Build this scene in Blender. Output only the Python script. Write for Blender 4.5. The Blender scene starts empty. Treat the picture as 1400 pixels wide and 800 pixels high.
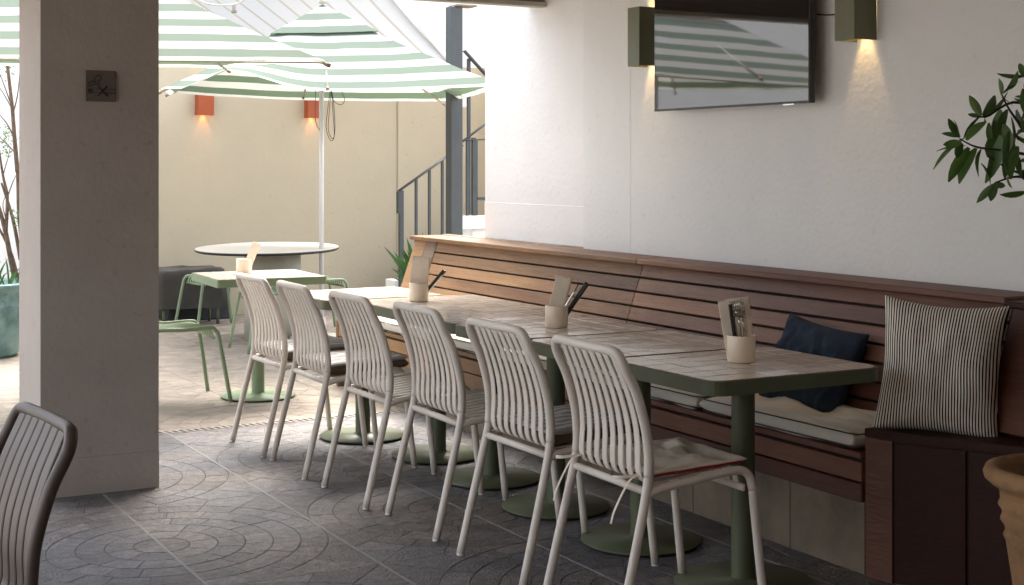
import bpy, math, random
from mathutils import Vector, Matrix, noise
random.seed(7)
S = bpy.context.scene
C = S.collection
R = math.radians
V = Vector

# ------------------------------------------------------------------ camera
TH = math.atan(1070/1944)
cam = bpy.data.cameras.new('camera'); co = bpy.data.objects.new('camera', cam); C.objects.link(co)
co.location = (0, 0, 1.4); co.rotation_euler = (R(90), 0, -TH)
cam.sensor_width = 36; cam.lens = 36*1944/1400; cam.shift_y = -174/1400
cam.clip_start = .05; cam.clip_end = 500
S.camera = co
S.render.resolution_x = 1024; S.render.resolution_y = 585

# ------------------------------------------------------------------ light
SUN_EL, SUN_AZ = 58, 60          # azimuth counted from +X towards +Y
w = bpy.data.worlds.new('World'); S.world = w; w.use_nodes = True
nt = w.node_tree; nt.nodes.clear()
sky = nt.nodes.new('ShaderNodeTexSky'); sky.sky_type = 'NISHITA'; sky.sun_disc = False
sky.sun_elevation = R(SUN_EL); sky.sun_rotation = R(90-SUN_AZ); sky.dust_density = 4; sky.air_density = 1.0
hs = nt.nodes.new('ShaderNodeHueSaturation'); hs.inputs['Saturation'].default_value = .45
bg = nt.nodes.new('ShaderNodeBackground'); bg.inputs[1].default_value = .15
wo = nt.nodes.new('ShaderNodeOutputWorld')
nt.links.new(sky.outputs[0], hs.inputs['Color']); nt.links.new(hs.outputs[0], bg.inputs[0]); nt.links.new(bg.outputs[0], wo.inputs[0])
sl = bpy.data.lights.new('sun', 'SUN'); so = bpy.data.objects.new('sun', sl); C.objects.link(so)
sl.energy = 1.3; sl.angle = R(35); sl.color = (1, .95, .87)
sd = V((math.cos(R(SUN_EL))*math.cos(R(SUN_AZ)), math.cos(R(SUN_EL))*math.sin(R(SUN_AZ)), math.sin(R(SUN_EL))))
so.rotation_euler = sd.to_track_quat('Z', 'Y').to_euler()
vs = S.view_settings
vs.view_transform = 'Standard'; vs.look = 'None'; vs.gamma = 1; vs.exposure = 2.72
S.cycles.max_bounces = 12; S.cycles.diffuse_bounces = 8
S.cycles.sample_clamp_indirect = 8

# ------------------------------------------------------------------ materials
MATS = {}
def mat(name, base, rough=.6, var=.12, vscale=3, bump=.0, bscale=60, spec=.5, metal=0, extra=None, stretch=None, orand=0, col2=None, speck=0):
    """procedural principled material: base colour broken by noise, fine bump, optional per-object variation"""
    m = bpy.data.materials.new(name); m.use_nodes = True; n = m.node_tree; N = n.nodes; L = n.links
    b = N['Principled BSDF']; b.inputs['Roughness'].default_value = rough; b.inputs['Metallic'].default_value = metal
    b.inputs['Specular IOR Level'].default_value = spec
    tc = N.new('ShaderNodeTexCoord'); mp = N.new('ShaderNodeMapping'); L.new(tc.outputs['Object'], mp.inputs[0])
    if stretch: mp.inputs['Scale'].default_value = stretch
    oi = N.new('ShaderNodeObjectInfo')
    if orand:
        vm = N.new('ShaderNodeVectorMath'); vm.operation = 'SCALE'; vm.inputs[0].default_value = (37, 11, 23)
        L.new(oi.outputs['Random'], vm.inputs['Scale']); L.new(vm.outputs[0], mp.inputs['Location'])
    nz = N.new('ShaderNodeTexNoise'); nz.inputs['Scale'].default_value = vscale; nz.inputs['Detail'].default_value = 8; nz.inputs['Roughness'].default_value = .65
    L.new(mp.outputs[0], nz.inputs['Vector'])
    rp = N.new('ShaderNodeValToRGB'); L.new(nz.outputs['Fac'], rp.inputs[0])
    c1 = [max(0, c*(1-var)) for c in base]; c2 = col2 or [min(1, c*(1+var)) for c in base]
    rp.color_ramp.elements[0].position = .32; rp.color_ramp.elements[1].position = .68
    rp.color_ramp.elements[0].color = (*c1, 1); rp.color_ramp.elements[1].color = (*c2, 1)
    out = rp.outputs[0]
    if speck:
        n3 = N.new('ShaderNodeTexNoise'); n3.inputs['Scale'].default_value = 23; n3.inputs['Detail'].default_value = 6
        L.new(mp.outputs[0], n3.inputs['Vector'])
        r3 = N.new('ShaderNodeValToRGB'); r3.color_ramp.elements[0].position = .25; r3.color_ramp.elements[1].position = .36
        g = 1-speck; r3.color_ramp.elements[0].color = (g, g*.93, g*.86, 1); r3.color_ramp.elements[1].color = (1, 1, 1, 1)
        L.new(n3.outputs[0], r3.inputs[0])
        mx = N.new('ShaderNodeMix'); mx.data_type = 'RGBA'; mx.blend_type = 'MULTIPLY'; mx.inputs[0].default_value = 1
        L.new(out, mx.inputs[6]); L.new(r3.outputs[0], mx.inputs[7]); out = mx.outputs[2]
    if orand:
        h = N.new('ShaderNodeHueSaturation'); mr = N.new('ShaderNodeMapRange')
        mr.inputs['To Min'].default_value = 1-orand; mr.inputs['To Max'].default_value = 1+orand
        ge = N.new('ShaderNodeNewGeometry'); ad = N.new('ShaderNodeMath'); ad.operation = 'ADD'; fr = N.new('ShaderNodeMath'); fr.operation = 'FRACT'
        L.new(oi.outputs['Random'], ad.inputs[0]); L.new(ge.outputs['Random Per Island'], ad.inputs[1]); L.new(ad.outputs[0], fr.inputs[0])
        L.new(fr.outputs[0], mr.inputs[0]); L.new(mr.outputs[0], h.inputs['Value']); L.new(out, h.inputs['Color']); out = h.outputs[0]
    if extra: out = extra(m, N, L, out, tc, mp, b)
    L.new(out, b.inputs['Base Color'])
    # roughness breakup
    rr = N.new('ShaderNodeMapRange'); rr.inputs['To Min'].default_value = max(.02, rough*.85); rr.inputs['To Max'].default_value = min(1, rough*1.15)
    L.new(nz.outputs['Fac'], rr.inputs[0]); L.new(rr.outputs[0], b.inputs['Roughness'])
    if bump:
        n2 = N.new('ShaderNodeTexNoise'); n2.inputs['Scale'].default_value = bscale; n2.inputs['Detail'].default_value = 5
        L.new(mp.outputs[0], n2.inputs['Vector'])
        bp = N.new('ShaderNodeBump'); bp.inputs['Strength'].default_value = bump; bp.inputs['Distance'].default_value = .01
        L.new(n2.outputs['Fac'], bp.inputs['Height']); L.new(bp.outputs[0], b.inputs['Normal'])
    MATS[name] = m
    return m

def wood_extra(m, N, L, out, tc, mp, b):
    wv = N.new('ShaderNodeTexNoise'); wv.inputs['Scale'].default_value = 1; wv.inputs['Detail'].default_value = 9; wv.inputs['Roughness'].default_value = .7
    m2 = N.new('ShaderNodeMapping'); m2.inputs['Scale'].default_value = (60, 3.0, 130); L.new(tc.outputs['Object'], m2.inputs[0]); L.new(m2.outputs[0], wv.inputs[0])
    oi = N.new('ShaderNodeObjectInfo'); vm = N.new('ShaderNodeVectorMath'); vm.operation = 'SCALE'; vm.inputs[0].default_value = (7, 91, 5)
    L.new(oi.outputs['Random'], vm.inputs['Scale']); L.new(vm.outputs[0], m2.inputs['Location'])
    r = N.new('ShaderNodeValToRGB'); r.color_ramp.elements[0].position = .3; r.color_ramp.elements[1].position = .7
    r.color_ramp.elements[0].color = (.62, .55, .5, 1); r.color_ramp.elements[1].color = (1.15, 1.12, 1.1, 1); L.new(wv.outputs[0], r.inputs[0])
    mx = N.new('ShaderNodeMix'); mx.data_type = 'RGBA'; mx.blend_type = 'MULTIPLY'; mx.inputs[0].default_value = .75
    L.new(out, mx.inputs[6]); L.new(r.outputs[0], mx.inputs[7]); return mx.outputs[2]

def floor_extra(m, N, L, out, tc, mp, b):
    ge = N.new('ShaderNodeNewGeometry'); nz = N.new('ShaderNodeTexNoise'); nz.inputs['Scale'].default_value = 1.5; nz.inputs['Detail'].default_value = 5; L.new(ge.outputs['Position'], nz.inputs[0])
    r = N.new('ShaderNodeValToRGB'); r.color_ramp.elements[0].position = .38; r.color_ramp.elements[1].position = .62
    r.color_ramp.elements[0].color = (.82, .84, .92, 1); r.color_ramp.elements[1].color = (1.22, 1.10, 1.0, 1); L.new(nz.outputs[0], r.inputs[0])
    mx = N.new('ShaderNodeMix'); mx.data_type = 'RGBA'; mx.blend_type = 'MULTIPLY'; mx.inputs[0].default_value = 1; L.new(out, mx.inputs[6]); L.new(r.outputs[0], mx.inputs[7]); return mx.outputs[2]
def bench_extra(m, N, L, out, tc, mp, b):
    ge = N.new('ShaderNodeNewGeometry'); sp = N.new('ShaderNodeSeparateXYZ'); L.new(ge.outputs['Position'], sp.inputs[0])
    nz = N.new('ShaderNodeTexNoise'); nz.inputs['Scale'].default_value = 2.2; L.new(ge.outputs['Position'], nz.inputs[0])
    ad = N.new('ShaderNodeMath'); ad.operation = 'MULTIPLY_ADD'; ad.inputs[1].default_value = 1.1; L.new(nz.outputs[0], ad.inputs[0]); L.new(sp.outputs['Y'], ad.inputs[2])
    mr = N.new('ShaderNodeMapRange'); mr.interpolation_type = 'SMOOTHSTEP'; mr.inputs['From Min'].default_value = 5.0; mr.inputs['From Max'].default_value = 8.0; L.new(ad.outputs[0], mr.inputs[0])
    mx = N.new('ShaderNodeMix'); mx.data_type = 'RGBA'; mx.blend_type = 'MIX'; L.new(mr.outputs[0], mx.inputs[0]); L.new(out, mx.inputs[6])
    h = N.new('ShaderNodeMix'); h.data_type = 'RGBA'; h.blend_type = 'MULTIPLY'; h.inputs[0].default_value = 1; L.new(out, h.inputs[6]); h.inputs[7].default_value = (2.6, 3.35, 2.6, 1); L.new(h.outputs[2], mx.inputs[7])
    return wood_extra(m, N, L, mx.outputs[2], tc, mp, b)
def stripes_extra(axis_uv, freq, colA, duty=.5, phase=0.0, noisy=0):
    def f(m, N, L, out, tc, mp, b):
        sp = N.new('ShaderNodeSeparateXYZ'); L.new(tc.outputs['UV'], sp.inputs[0])
        a = N.new('ShaderNodeMath'); a.operation = 'MULTIPLY_ADD'; a.inputs[1].default_value = freq; a.inputs[2].default_value = phase
        L.new(sp.outputs[axis_uv], a.inputs[0])
        fr = N.new('ShaderNodeMath'); fr.operation = 'FRACT'; L.new(a.outputs[0], fr.inputs[0])
        g = N.new('ShaderNodeMath'); g.operation = 'LESS_THAN'; g.inputs[1].default_value = duty; L.new(fr.outputs[0], g.inputs[0])
        mx = N.new('ShaderNodeMix'); mx.data_type = 'RGBA'; L.new(g.outputs[0], mx.inputs[0]); L.new(out, mx.inputs[6]); mx.inputs[7].default_value = (*colA, 1)
        return mx.outputs[2]
    return f

def add_translucent(m, fac=.5):
    n = m.node_tree; N = n.nodes; L = n.links; b = N['Principled BSDF']; o = N['Material Output']
    t = N.new('ShaderNodeBsdfTranslucent'); mx = N.new('ShaderNodeMixShader'); mx.inputs[0].default_value = fac
    if b.inputs['Base Color'].links: L.new(b.inputs['Base Color'].links[0].from_socket, t.inputs['Color'])
    L.new(b.outputs[0], mx.inputs[1]); L.new(t.outputs[0], mx.inputs[2]); L.new(mx.outputs[0], o.inputs[0])
    return m

def emis(name, col, strength):
    m = bpy.data.materials.new(name); m.use_nodes = True; b = m.node_tree.nodes['Principled BSDF']
    b.inputs['Emission Color'].default_value = (*col, 1); b.inputs['Emission Strength'].default_value = strength; b.inputs['Base Color'].default_value = (*col, 1)
    return m

plaster = mat('white_plaster', (.735, .74, .725), .85, .035, 1.6, .24, 38, .25, speck=.035)
plaster2 = mat('grey_white_plaster', (.76, .755, .74), .85, .04, 1.2, .2, 30, .25, speck=.04)
pillar_m = mat('pillar_plaster', (.36, .318, .28), .85, .07, 2.5, .25, 40, .25, speck=.10)
cream = mat('cream_render', (.49, .418, .30), .9, .05, 1.1, .2, 18, .2, speck=.08)
warm_wall = mat('interior_paint', (.28, .22, .17), .9, .05, 1)
ceil_m = mat('ceiling_paint', (.33, .29, .25), .9, .05, 1)
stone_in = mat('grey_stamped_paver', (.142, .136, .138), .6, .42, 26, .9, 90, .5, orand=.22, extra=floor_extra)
stone_out = mat('beige_stamped_paver', (.28, .235, .19), .75, .22, 7, .5, 60, .35, orand=.10)
grout_d = mat('dark_grout', (.075, .072, .072), .9, .2, 20)
grout_l = mat('pale_joint', (.27, .255, .24), .9, .2, 20)
grout_o = mat('courtyard_grout', (.27, .23, .19), .9, .2, 20)
green = mat('sage_green_metal', (.085, .098, .052), .45, .1, 6, .05, 90, .5)
green_lt = mat('pale_green_metal', (.20, .265, .15), .45, .08, 6, .04, 90, .5)
rubber = mat('black_rubber', (.012, .012, .012), .7)
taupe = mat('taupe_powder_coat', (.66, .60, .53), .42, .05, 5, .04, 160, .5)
taupe_shade = mat('shaded_taupe_powder_coat', (.075, .055, .043), .45, .05, 5, .04, 160, .5)  # taupe coat darkened; the foreground chair's unlit side is put into the colour
glide = mat('plastic_glide', (.75, .73, .68), .4)
tile_m = mat('glazed_cream_tile', (.80, .70, .60), .09, .05, 8, .05, 22, .6, orand=.13)
tile_g = mat('tile_grout', (.20, .15, .115), .85, .2, 30)
ceramic = mat('cream_ceramic', (.80, .68, .53), .35, .05, 12, .06, 60, .5)
paper = mat('folded_paper_napkin', (.80, .70, .58), .9, .06, 30, .2, 120, .2)
steel = mat('cutlery_steel', (.62, .60, .57), .2, .05, 20, metal=1)
black_pl = mat('black_plastic', (.012, .012, .013), .3)
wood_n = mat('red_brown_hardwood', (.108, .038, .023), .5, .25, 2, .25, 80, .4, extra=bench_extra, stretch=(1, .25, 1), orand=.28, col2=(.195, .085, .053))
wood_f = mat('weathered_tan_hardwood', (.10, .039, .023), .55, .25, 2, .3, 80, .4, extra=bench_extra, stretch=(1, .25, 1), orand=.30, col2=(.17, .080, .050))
wood_g = mat('grey_weathered_wood', (.28, .22, .17), .8, .3, 5, .3, 80, .3, extra=wood_extra)
wood_d = mat('dark_stained_wood', (.036, .013, .009), .55, .25, 2, .2, 80, .2, extra=wood_extra, orand=.1)
gap_d = mat('dark_recess_batten', (.02, .013, .01), .9)
base_tile = mat('travertine_cladding', (.19, .15, .108), .7, .28, 5, .3, 30, .4, orand=.08)
cotton = mat('cream_canvas', (.72, .665, .58), .95, .07, 5, .35, 300, .1)
piping = mat('dark_piping', (.07, .06, .05), .9)
navy = mat('navy_linen', (.034, .045, .068), .95, .25, 9, .5, 350, .1)
tick = mat('ticking_stripe_fabric', (.80, .74, .64), .95, .06, 9, .35, 300, .1, extra=stripes_extra(0, 42, (.014, .014, .018), .45))
padtop = mat('striped_seat_pad', (.62, .60, .58), .95, .06, 9, .3, 300, .1, extra=stripes_extra(1, 7, (.36, .345, .34), .5))
padside = mat('brown_pad_side', (.14, .10, .065), .9, .2, 12, .4, 200, .1)
padplain = mat('greige_seat_pad', (.74, .67, .57), .95, .06, 9, .3, 300, .1)
red_m = mat('red_piping', (.25, .012, .016), .9)
charcoal = mat('charcoal_steel', (.045, .052, .055), .5, .15, 8, .06, 80, .5)
terra = mat('terracotta', (.28, .16, .08), .85, .28, 7, .5, 40, .2)
teal = mat('teal_glaze', (.08, .17, .165), .35, .3, 6, .3, 25, .5, col2=(.20, .32, .30))
soil = mat('potting_soil', (.03, .022, .016), .95, .4, 40, .8, 60)
bark = mat('grey_brown_bark', (.16, .115, .085), .9, .35, 20, .5, 60, .2)
bark_d = mat('dark_bark', (.06, .045, .035), .9, .35, 20, .5, 60, .2)
leaf_d = add_translucent(mat('dark_green_leaf', (.075, .145, .032), .4, .25, 20, spec=.5, orand=.3), .25)
leaf_b = add_translucent(mat('bright_strap_leaf', (.05, .13, .035), .4, .25, 8, spec=.5, orand=.3), .3)
silver = mat('silver_pole', (.62, .62, .62), .35, .04, 8, metal=.3)
tvglass = mat('tv_screen_glass', (.012, .012, .014), .045, .02, 3); tvglass.node_tree.nodes['Principled BSDF'].inputs['IOR'].default_value = 2.3
tvglass.node_tree.nodes['Principled BSDF'].inputs['Specular IOR Level'].default_value = .5
for l in list(tvglass.node_tree.links):
    if l.to_socket.name == 'Roughness': tvglass.node_tree.links.remove(l)
tvglass.node_tree.nodes['Principled BSDF'].inputs['Roughness'].default_value = .03
olive = mat('olive_painted_steel', (.14, .145, .08), .5, .06, 8, .04, 80)
orange = mat('burnt_orange_steel', (.33, .062, .010), .5, .06, 8)
glow = emis('warm_bulb', (1, .62, .25), 14)
cover_g = mat('dark_grey_cover', (.045, .04, .033), .6, .2, 6, .3, 30, .4)
cover_b = mat('black_cover', (.012, .012, .012), .6, .2, 6)
laminate = mat('pale_table_laminate', (.66, .60, .52), .6, .03, 3)
greybeige = mat('grey_beige_pedestal', (.42, .39, .32), .7, .06, 5)
drain_m = mat('pale_drain_grate', (.30, .26, .22), .6, .15, 15)
drain_d = mat('drain_void', (.012, .011, .01), .9)
plaque_m = mat('dark_bronze_plaque', (.11, .085, .07), .5, .1, 20)
icon_m = mat('black_engraving', (.006, .006, .006), .6)
bulb_m = mat('aged_socket', (.25, .22, .18), .6)
white_up = mat('upper_white_render', (.80, .78, .74), .85, .03, 1.5, .15, 30)
beam_m = mat('weathered_beam', (.20, .155, .12), .85, .35, 12, .4, 40, stretch=(.3, 3, 6))
awn_m = add_translucent(mat('cream_striped_awning', (.46, .457, .445), .9, .02, 3, extra=stripes_extra(0, 9, (.36, .335, .28), .14)), .5)
def canopy_mat(name, cyc, phase):
    m = add_translucent(mat(name, (.42, .418, .412), .95, .03, 4, .1, 60, .05, extra=stripes_extra(0, cyc, (.170, .21, .170), .5, phase)), .34)
    n = m.node_tree; tr = [x for x in n.nodes if x.type == 'BSDF_TRANSLUCENT'][0]; src = tr.inputs['Color'].links[0].from_socket
    mx = n.nodes.new('ShaderNodeMix'); mx.data_type = 'RGBA'; mx.blend_type = 'MULTIPLY'; mx.inputs[0].default_value = 1
    n.links.new(src, mx.inputs[6]); n.links.new(src, mx.inputs[7]); m2 = n.nodes.new('ShaderNodeMix'); m2.data_type = 'RGBA'; m2.blend_type = 'MULTIPLY'; m2.inputs[0].default_value = 1; m2.inputs[7].default_value = (3.2, 3.15, 2.75, 1)
    n.links.new(mx.outputs[2], m2.inputs[6]); n.links.new(m2.outputs[2], tr.inputs['Color'])   # dye deepens in transmitted light
    return m
can1 = canopy_mat('green_white_canopy', 7.2, .8)
can2 = canopy_mat('sage_white_canopy', 6.4, .8)

# ------------------------------------------------------------------ mesh helpers
class MB:
    def __init__(s): s.v = []; s.f = []; s.uv = {}; s.sm = []
    def add(s, vs, fs, smooth=False):
        o = len(s.v); s.v += [V(p) for p in vs]
        for f in fs: s.f.append([i+o for i in f]); s.sm.append(smooth)
        return o
    def box(s, a, b, c=.002, M=None):
        """chamfered box between corners a and b"""
        lo = V([min(a[i], b[i]) for i in range(3)]); hi = V([max(a[i], b[i]) for i in range(3)])
        c = min(c, *[(hi[i]-lo[i])*.45 for i in range(3)])
        vs = []; idx = {}
        for sx in (0, 1):
            for sy in (0, 1):
                for sz in (0, 1):
                    p = [hi[0] if sx else lo[0], hi[1] if sy else lo[1], hi[2] if sz else lo[2]]
                    for ax in range(3):
                        q = list(p)
                        for k in range(3):
                            if k != ax: q[k] += (-c if (sx, sy, sz)[k] else c)
                        idx[(sx, sy, sz, ax)] = len(vs); vs.append(q)
        fs = []
        def sgn(t):
            return t
        for ax in range(3):
            u, w_ = [(1, 2), (2, 0), (0, 1)][ax]
            for sd_ in (0, 1):
                loop = []
                for (a1, b1) in ((0, 0), (1, 0), (1, 1), (0, 1)):
                    t = [0, 0, 0]; t[ax] = sd_; t[u] = a1; t[w_] = b1; loop.append(idx[(*t, ax)])
                fs.append(loop if sd_ else loop[::-1])
        for ax in range(3):           # edges running along ax
            u, w_ = [(1, 2), (2, 0), (0, 1)][ax]
            for a1 in (0, 1):
                for b1 in (0, 1):
                    t0 = [0, 0, 0]; t0[u] = a1; t0[w_] = b1; t1 = list(t0); t1[ax] = 1
                    q = [idx[(*t0, u)], idx[(*t1, u)], idx[(*t1, w_)], idx[(*t0, w_)]]
                    if (a1 == b1): q = q[::-1]
                    fs.append(q)
        for sx in (0, 1):
            for sy in (0, 1):
                for sz in (0, 1):
                    t = [idx[(sx, sy, sz, k)] for k in range(3)]
                    if (sx+sy+sz) % 2 == 0: t = t[::-1]
                    fs.append(t)
        if M is not None: vs = [M @ V(p) for p in vs]
        s.add(vs, fs); return s
    def prism(s, poly, z0, z1, c=0):
        """vertical prism of an XY polygon, optional chamfer c at the top"""
        n = len(poly)
        if sum(poly[i][0]*poly[(i+1) % n][1]-poly[(i+1) % n][0]*poly[i][1] for i in range(n)) < 0: poly = poly[::-1]
        cx = sum(p[0] for p in poly)/n; cy = sum(p[1] for p in poly)/n
        vs = [(x, y, z0) for x, y in poly]+[(x, y, z1-c) for x, y in poly]
        fs = [[i, (i+1) % n, n+(i+1) % n, n+i] for i in range(n)]
        if c:
            ins = []
            for i in range(n):
                x, y = poly[i]; d = V((cx-x, cy-y)); d = d.normalized()*c*1.3 if d.length > 0 else d
                ins.append((x+d.x, y+d.y, z1))
            vs += ins; fs += [[n+i, n+(i+1) % n, 2*n+(i+1) % n, 2*n+i] for i in range(n)]
            fs.append([2*n+i for i in range(n)])
        else: fs.append([n+i for i in range(n)])
        fs.append(list(range(n))[::-1])
        s.add(vs, fs); return s
    def tube(s, pts, r, seg=10, caps=True, smooth=True, closed=False):
        pts = [V(p) for p in pts]; n = len(pts); rs = r if isinstance(r, (list, tuple)) else [r]*n
        T = []
        for i in range(n):
            a = pts[max(0, i-1)] if not closed else pts[i-1]; b_ = pts[min(n-1, i+1)] if not closed else pts[(i+1) % n]
            t = (b_-a); T.append(t.normalized() if t.length > 1e-9 else V((0, 0, 1)))
        up = V((0, 0, 1)) if abs(T[0].z) < .9 else V((1, 0, 0))
        nn = (up-T[0]*up.dot(T[0])).normalized(); vs = []
        for i in range(n):
            nn = (nn-T[i]*nn.dot(T[i])).normalized(); bb = T[i].cross(nn)
            for k in range(seg):
                a = 2*math.pi*k/seg; vs.append(pts[i]+(nn*math.cos(a)+bb*math.sin(a))*rs[i])
        fs = []
        for i in range(n if closed else n-1):
            j = (i+1) % n
            for k in range(seg):
                k2 = (k+1) % seg; fs.append([i*seg+k, i*seg+k2, j*seg+k2, j*seg+k])
        o = s.add(vs, fs, smooth)
        if caps and not closed:
            s.f.append([o+k for k in range(seg)][::-1]); s.sm.append(False)
            s.f.append([o+(n-1)*seg+k for k in range(seg)]); s.sm.append(False)
        return s
    def ribbon(s, pts, wdt, th, side=V((0, 1, 0)), smooth=True):
        """flat rounded bar swept along pts; wdt across 'side', th along the normal"""
        pts = [V(p) for p in pts]; n = len(pts); side = V(side).normalized()
        sec = [(-.5, -.2), (-.42, -.5), (.42, -.5), (.5, -.2), (.5, .2), (.42, .5), (-.42, .5), (-.5, .2)]
        vs = []
        for i in range(n):
            t = (pts[min(n-1, i+1)]-pts[max(0, i-1)]).normalized(); sd2 = (side-t*side.dot(t)).normalized(); nm = sd2.cross(t)
            for a, b_ in sec: vs.append(pts[i]+sd2*a*wdt+nm*b_*th)
        m_ = len(sec); fs = []
        for i in range(n-1):
            for k in range(m_):
                k2 = (k+1) % m_; fs.append([i*m_+k, (i+1)*m_+k, (i+1)*m_+k2, i*m_+k2])
        fs.append(list(range(m_))); fs.append([(n-1)*m_+k for k in range(m_)][::-1])
        s.add(vs, fs, smooth); return s
    def lathe(s, prof, c=(0, 0, 0), seg=32, smooth=True, wob=0):
        vs = []; n = len(prof)
        for i, (r, z) in enumerate(prof):
            for k in range(seg):
                a = 2*math.pi*k/seg; rr = r*(1+wob*noise.noise(V((math.cos(a)*2, math.sin(a)*2, z*6)))); vs.append((c[0]+rr*math.cos(a), c[1]+rr*math.sin(a), c[2]+z))
        fs = []
        for i in range(n-1):
            for k in range(seg):
                k2 = (k+1) % seg; fs.append([i*seg+k, i*seg+k2, (i+1)*seg+k2, (i+1)*seg+k])
        s.add(vs, fs, smooth); return s
    def disc(s, c, r, z, seg=40):
        s.add([(c[0]+r*math.cos(2*math.pi*k/seg), c[1]+r*math.sin(2*math.pi*k/seg), z) for k in range(seg)], [list(range(seg))]); return s
    def build(s, name, m, parent=None, origin=None):
        off = V(origin) if origin is not None else (parent_off(parent) if parent is not None else V((0, 0, 0)))
        me = bpy.data.meshes.new(name); me.from_pydata([tuple(p-off) for p in s.v], [], s.f)
        me.polygons.foreach_set('use_smooth', s.sm)
        if s.uv:
            ul = me.uv_layers.new(name='UVMap')
            for lp in me.loops:
                ul.data[lp.index].uv = s.uv.get(lp.vertex_index, (0, 0))
        me.materials.append(m); me.update()
        o = bpy.data.objects.new(name, me); C.objects.link(o)
        if parent is not None: o.parent = parent
        elif origin is not None: o.location = off
        return o

ORG = {}
def parent_off(p):
    o = V((0, 0, 0))
    while p is not None:
        if not p.get('_local'): o += p.location
        p = p.parent
    return o

def tag(o, label=None, cat=None, group=None, kind=None):
    if label: o['label'] = label
    if cat: o['category'] = cat
    if group: o['group'] = group
    if kind: o['kind'] = kind
    return o
def thing(name, label, cat, loc=(0, 0, 0), group=None, rz=0):
    o = bpy.data.objects.new(name, None); C.objects.link(o); o.location = loc; o.rotation_euler.z = rz; o.empty_display_size = .1
    return tag(o, label, cat, group)
def kids(o): return [x for x in bpy.data.objects if x.parent == o]
KC = {}
def build_kids():
    KC.clear()
    for x in bpy.data.objects:
        if x.parent: KC.setdefault(x.parent, []).append(x)
def copy_tree(o, parent=None):
    c = o.copy(); C.objects.link(c); c.parent = parent
    for ch in KC.get(o, []): copy_tree(ch, c)
    return c
def smooth_path(ctrl, n=6):
    """Catmull-Rom through control points"""
    P = [V(p) for p in ctrl]; out = []
    for i in range(len(P)-1):
        p0 = P[i-1] if i else P[0]*2-P[1]; p1 = P[i]; p2 = P[i+1]; p3 = P[i+2] if i+2 < len(P) else P[-1]*2-P[-2]
        for k in range(n):
            t = k/n; out.append(.5*((2*p1)+(p2-p0)*t+(2*p0-5*p1+4*p2-p3)*t*t+(3*p1-p0-3*p2+p3)*t**3))
    out.append(P[-1]); return out
def B(a, b, c=.002): return MB().box(a, b, c)

def pillow(name, m, w_, h_, t, parent, n=22, p=4.0, ear=.06, wr=.006, seed=0, M=None, flat=False):
    """pillow lying in local XY, thickness along Z, placed by matrix M"""
    mb = MB(); vs = []; fs = []; M = M or Matrix()
    for side in (1, -1):
        for i in range(n+1):
            for j in range(n+1):
                u = 2*i/n-1; v = 2*j/n-1
                # denser near the rim
                u = math.sin(u*math.pi/2); v = math.sin(v*math.pi/2)
                pr = (1-abs(u)**p)*(1-abs(v)**p); z = side*t/2*max(0, pr)**.42
                cx = 1-ear*(1-v*v); cy = 1-ear*(1-u*u)
                q = V((u*w_/2*cx, v*h_/2*cy, z))
                wv = noise.noise(V((u*2.2+seed, v*2.2, side*3)))*wr*2+noise.noise(V((u*6+seed, v*3+seed, side)))*wr
                q.z += wv*(1-max(abs(u), abs(v))**6)
                mb.uv[len(vs)] = ((u+1)/2+noise.noise(V((u*1.5+seed, v*1.5, 5)))*.012*wr/.006, (v+1)/2)
                vs.append(M @ q)
    k = (n+1)**2
    for i in range(n):
        for j in range(n):
            a = i*(n+1)+j; f = [a, a+n+1, a+n+2, a+1]
            fs.append(f); fs.append([x+k for x in f][::-1])
    mb.add(vs, fs, True)
    return mb.build(name, m, parent)

# ================================================================== STRUCTURE
# --- ground
tag(B((-40, -40, -.30), (40, 40, -.04), 0).build('ground', grout_o), kind='structure')
LX, LY, Q = 1.395, 5.21, .61
def clip(poly, ax, val, keep_less):
    out = []
    for i in range(len(poly)):
        a = poly[i]; b = poly[(i+1) % len(poly)]
        ia = (a[ax] <= val) == keep_less; ib = (b[ax] <= val) == keep_less
        if ia: out.append(a)
        if ia != ib:
            t = (val-a[ax])/(b[ax]-a[ax]); out.append((a[0]+(b[0]-a[0])*t, a[1]+(b[1]-a[1])*t))
    return out
def inset(poly, g):
    n = len(poly)
    if sum(poly[i][0]*poly[(i+1) % n][1]-poly[(i+1) % n][0]*poly[i][1] for i in range(n)) < 0: poly = poly[::-1]
    res = []
    for i in range(n):
        p0 = V(poly[i-1]); p1 = V(poly[i]); p2 = V(poly[(i+1) % n])
        e1 = (p1-p0); e2 = (p2-p1)
        if e1.length < 1e-5 or e2.length < 1e-5: continue
        e1.normalize(); e2.normalize(); n1 = V((-e1.y, e1.x)); n2 = V((-e2.y, e2.x)); b = n1+n2
        if b.length < 1e-4: continue
        b.normalize(); d = g/max(.35, b.dot(n1)); res.append(tuple(p1+b*d))
    return res
def area(p):
    return abs(sum(p[i][0]*p[(i+1) % len(p)][1]-p[(i+1) % len(p)][0]*p[i][1] for i in range(len(p))))/2
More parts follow.
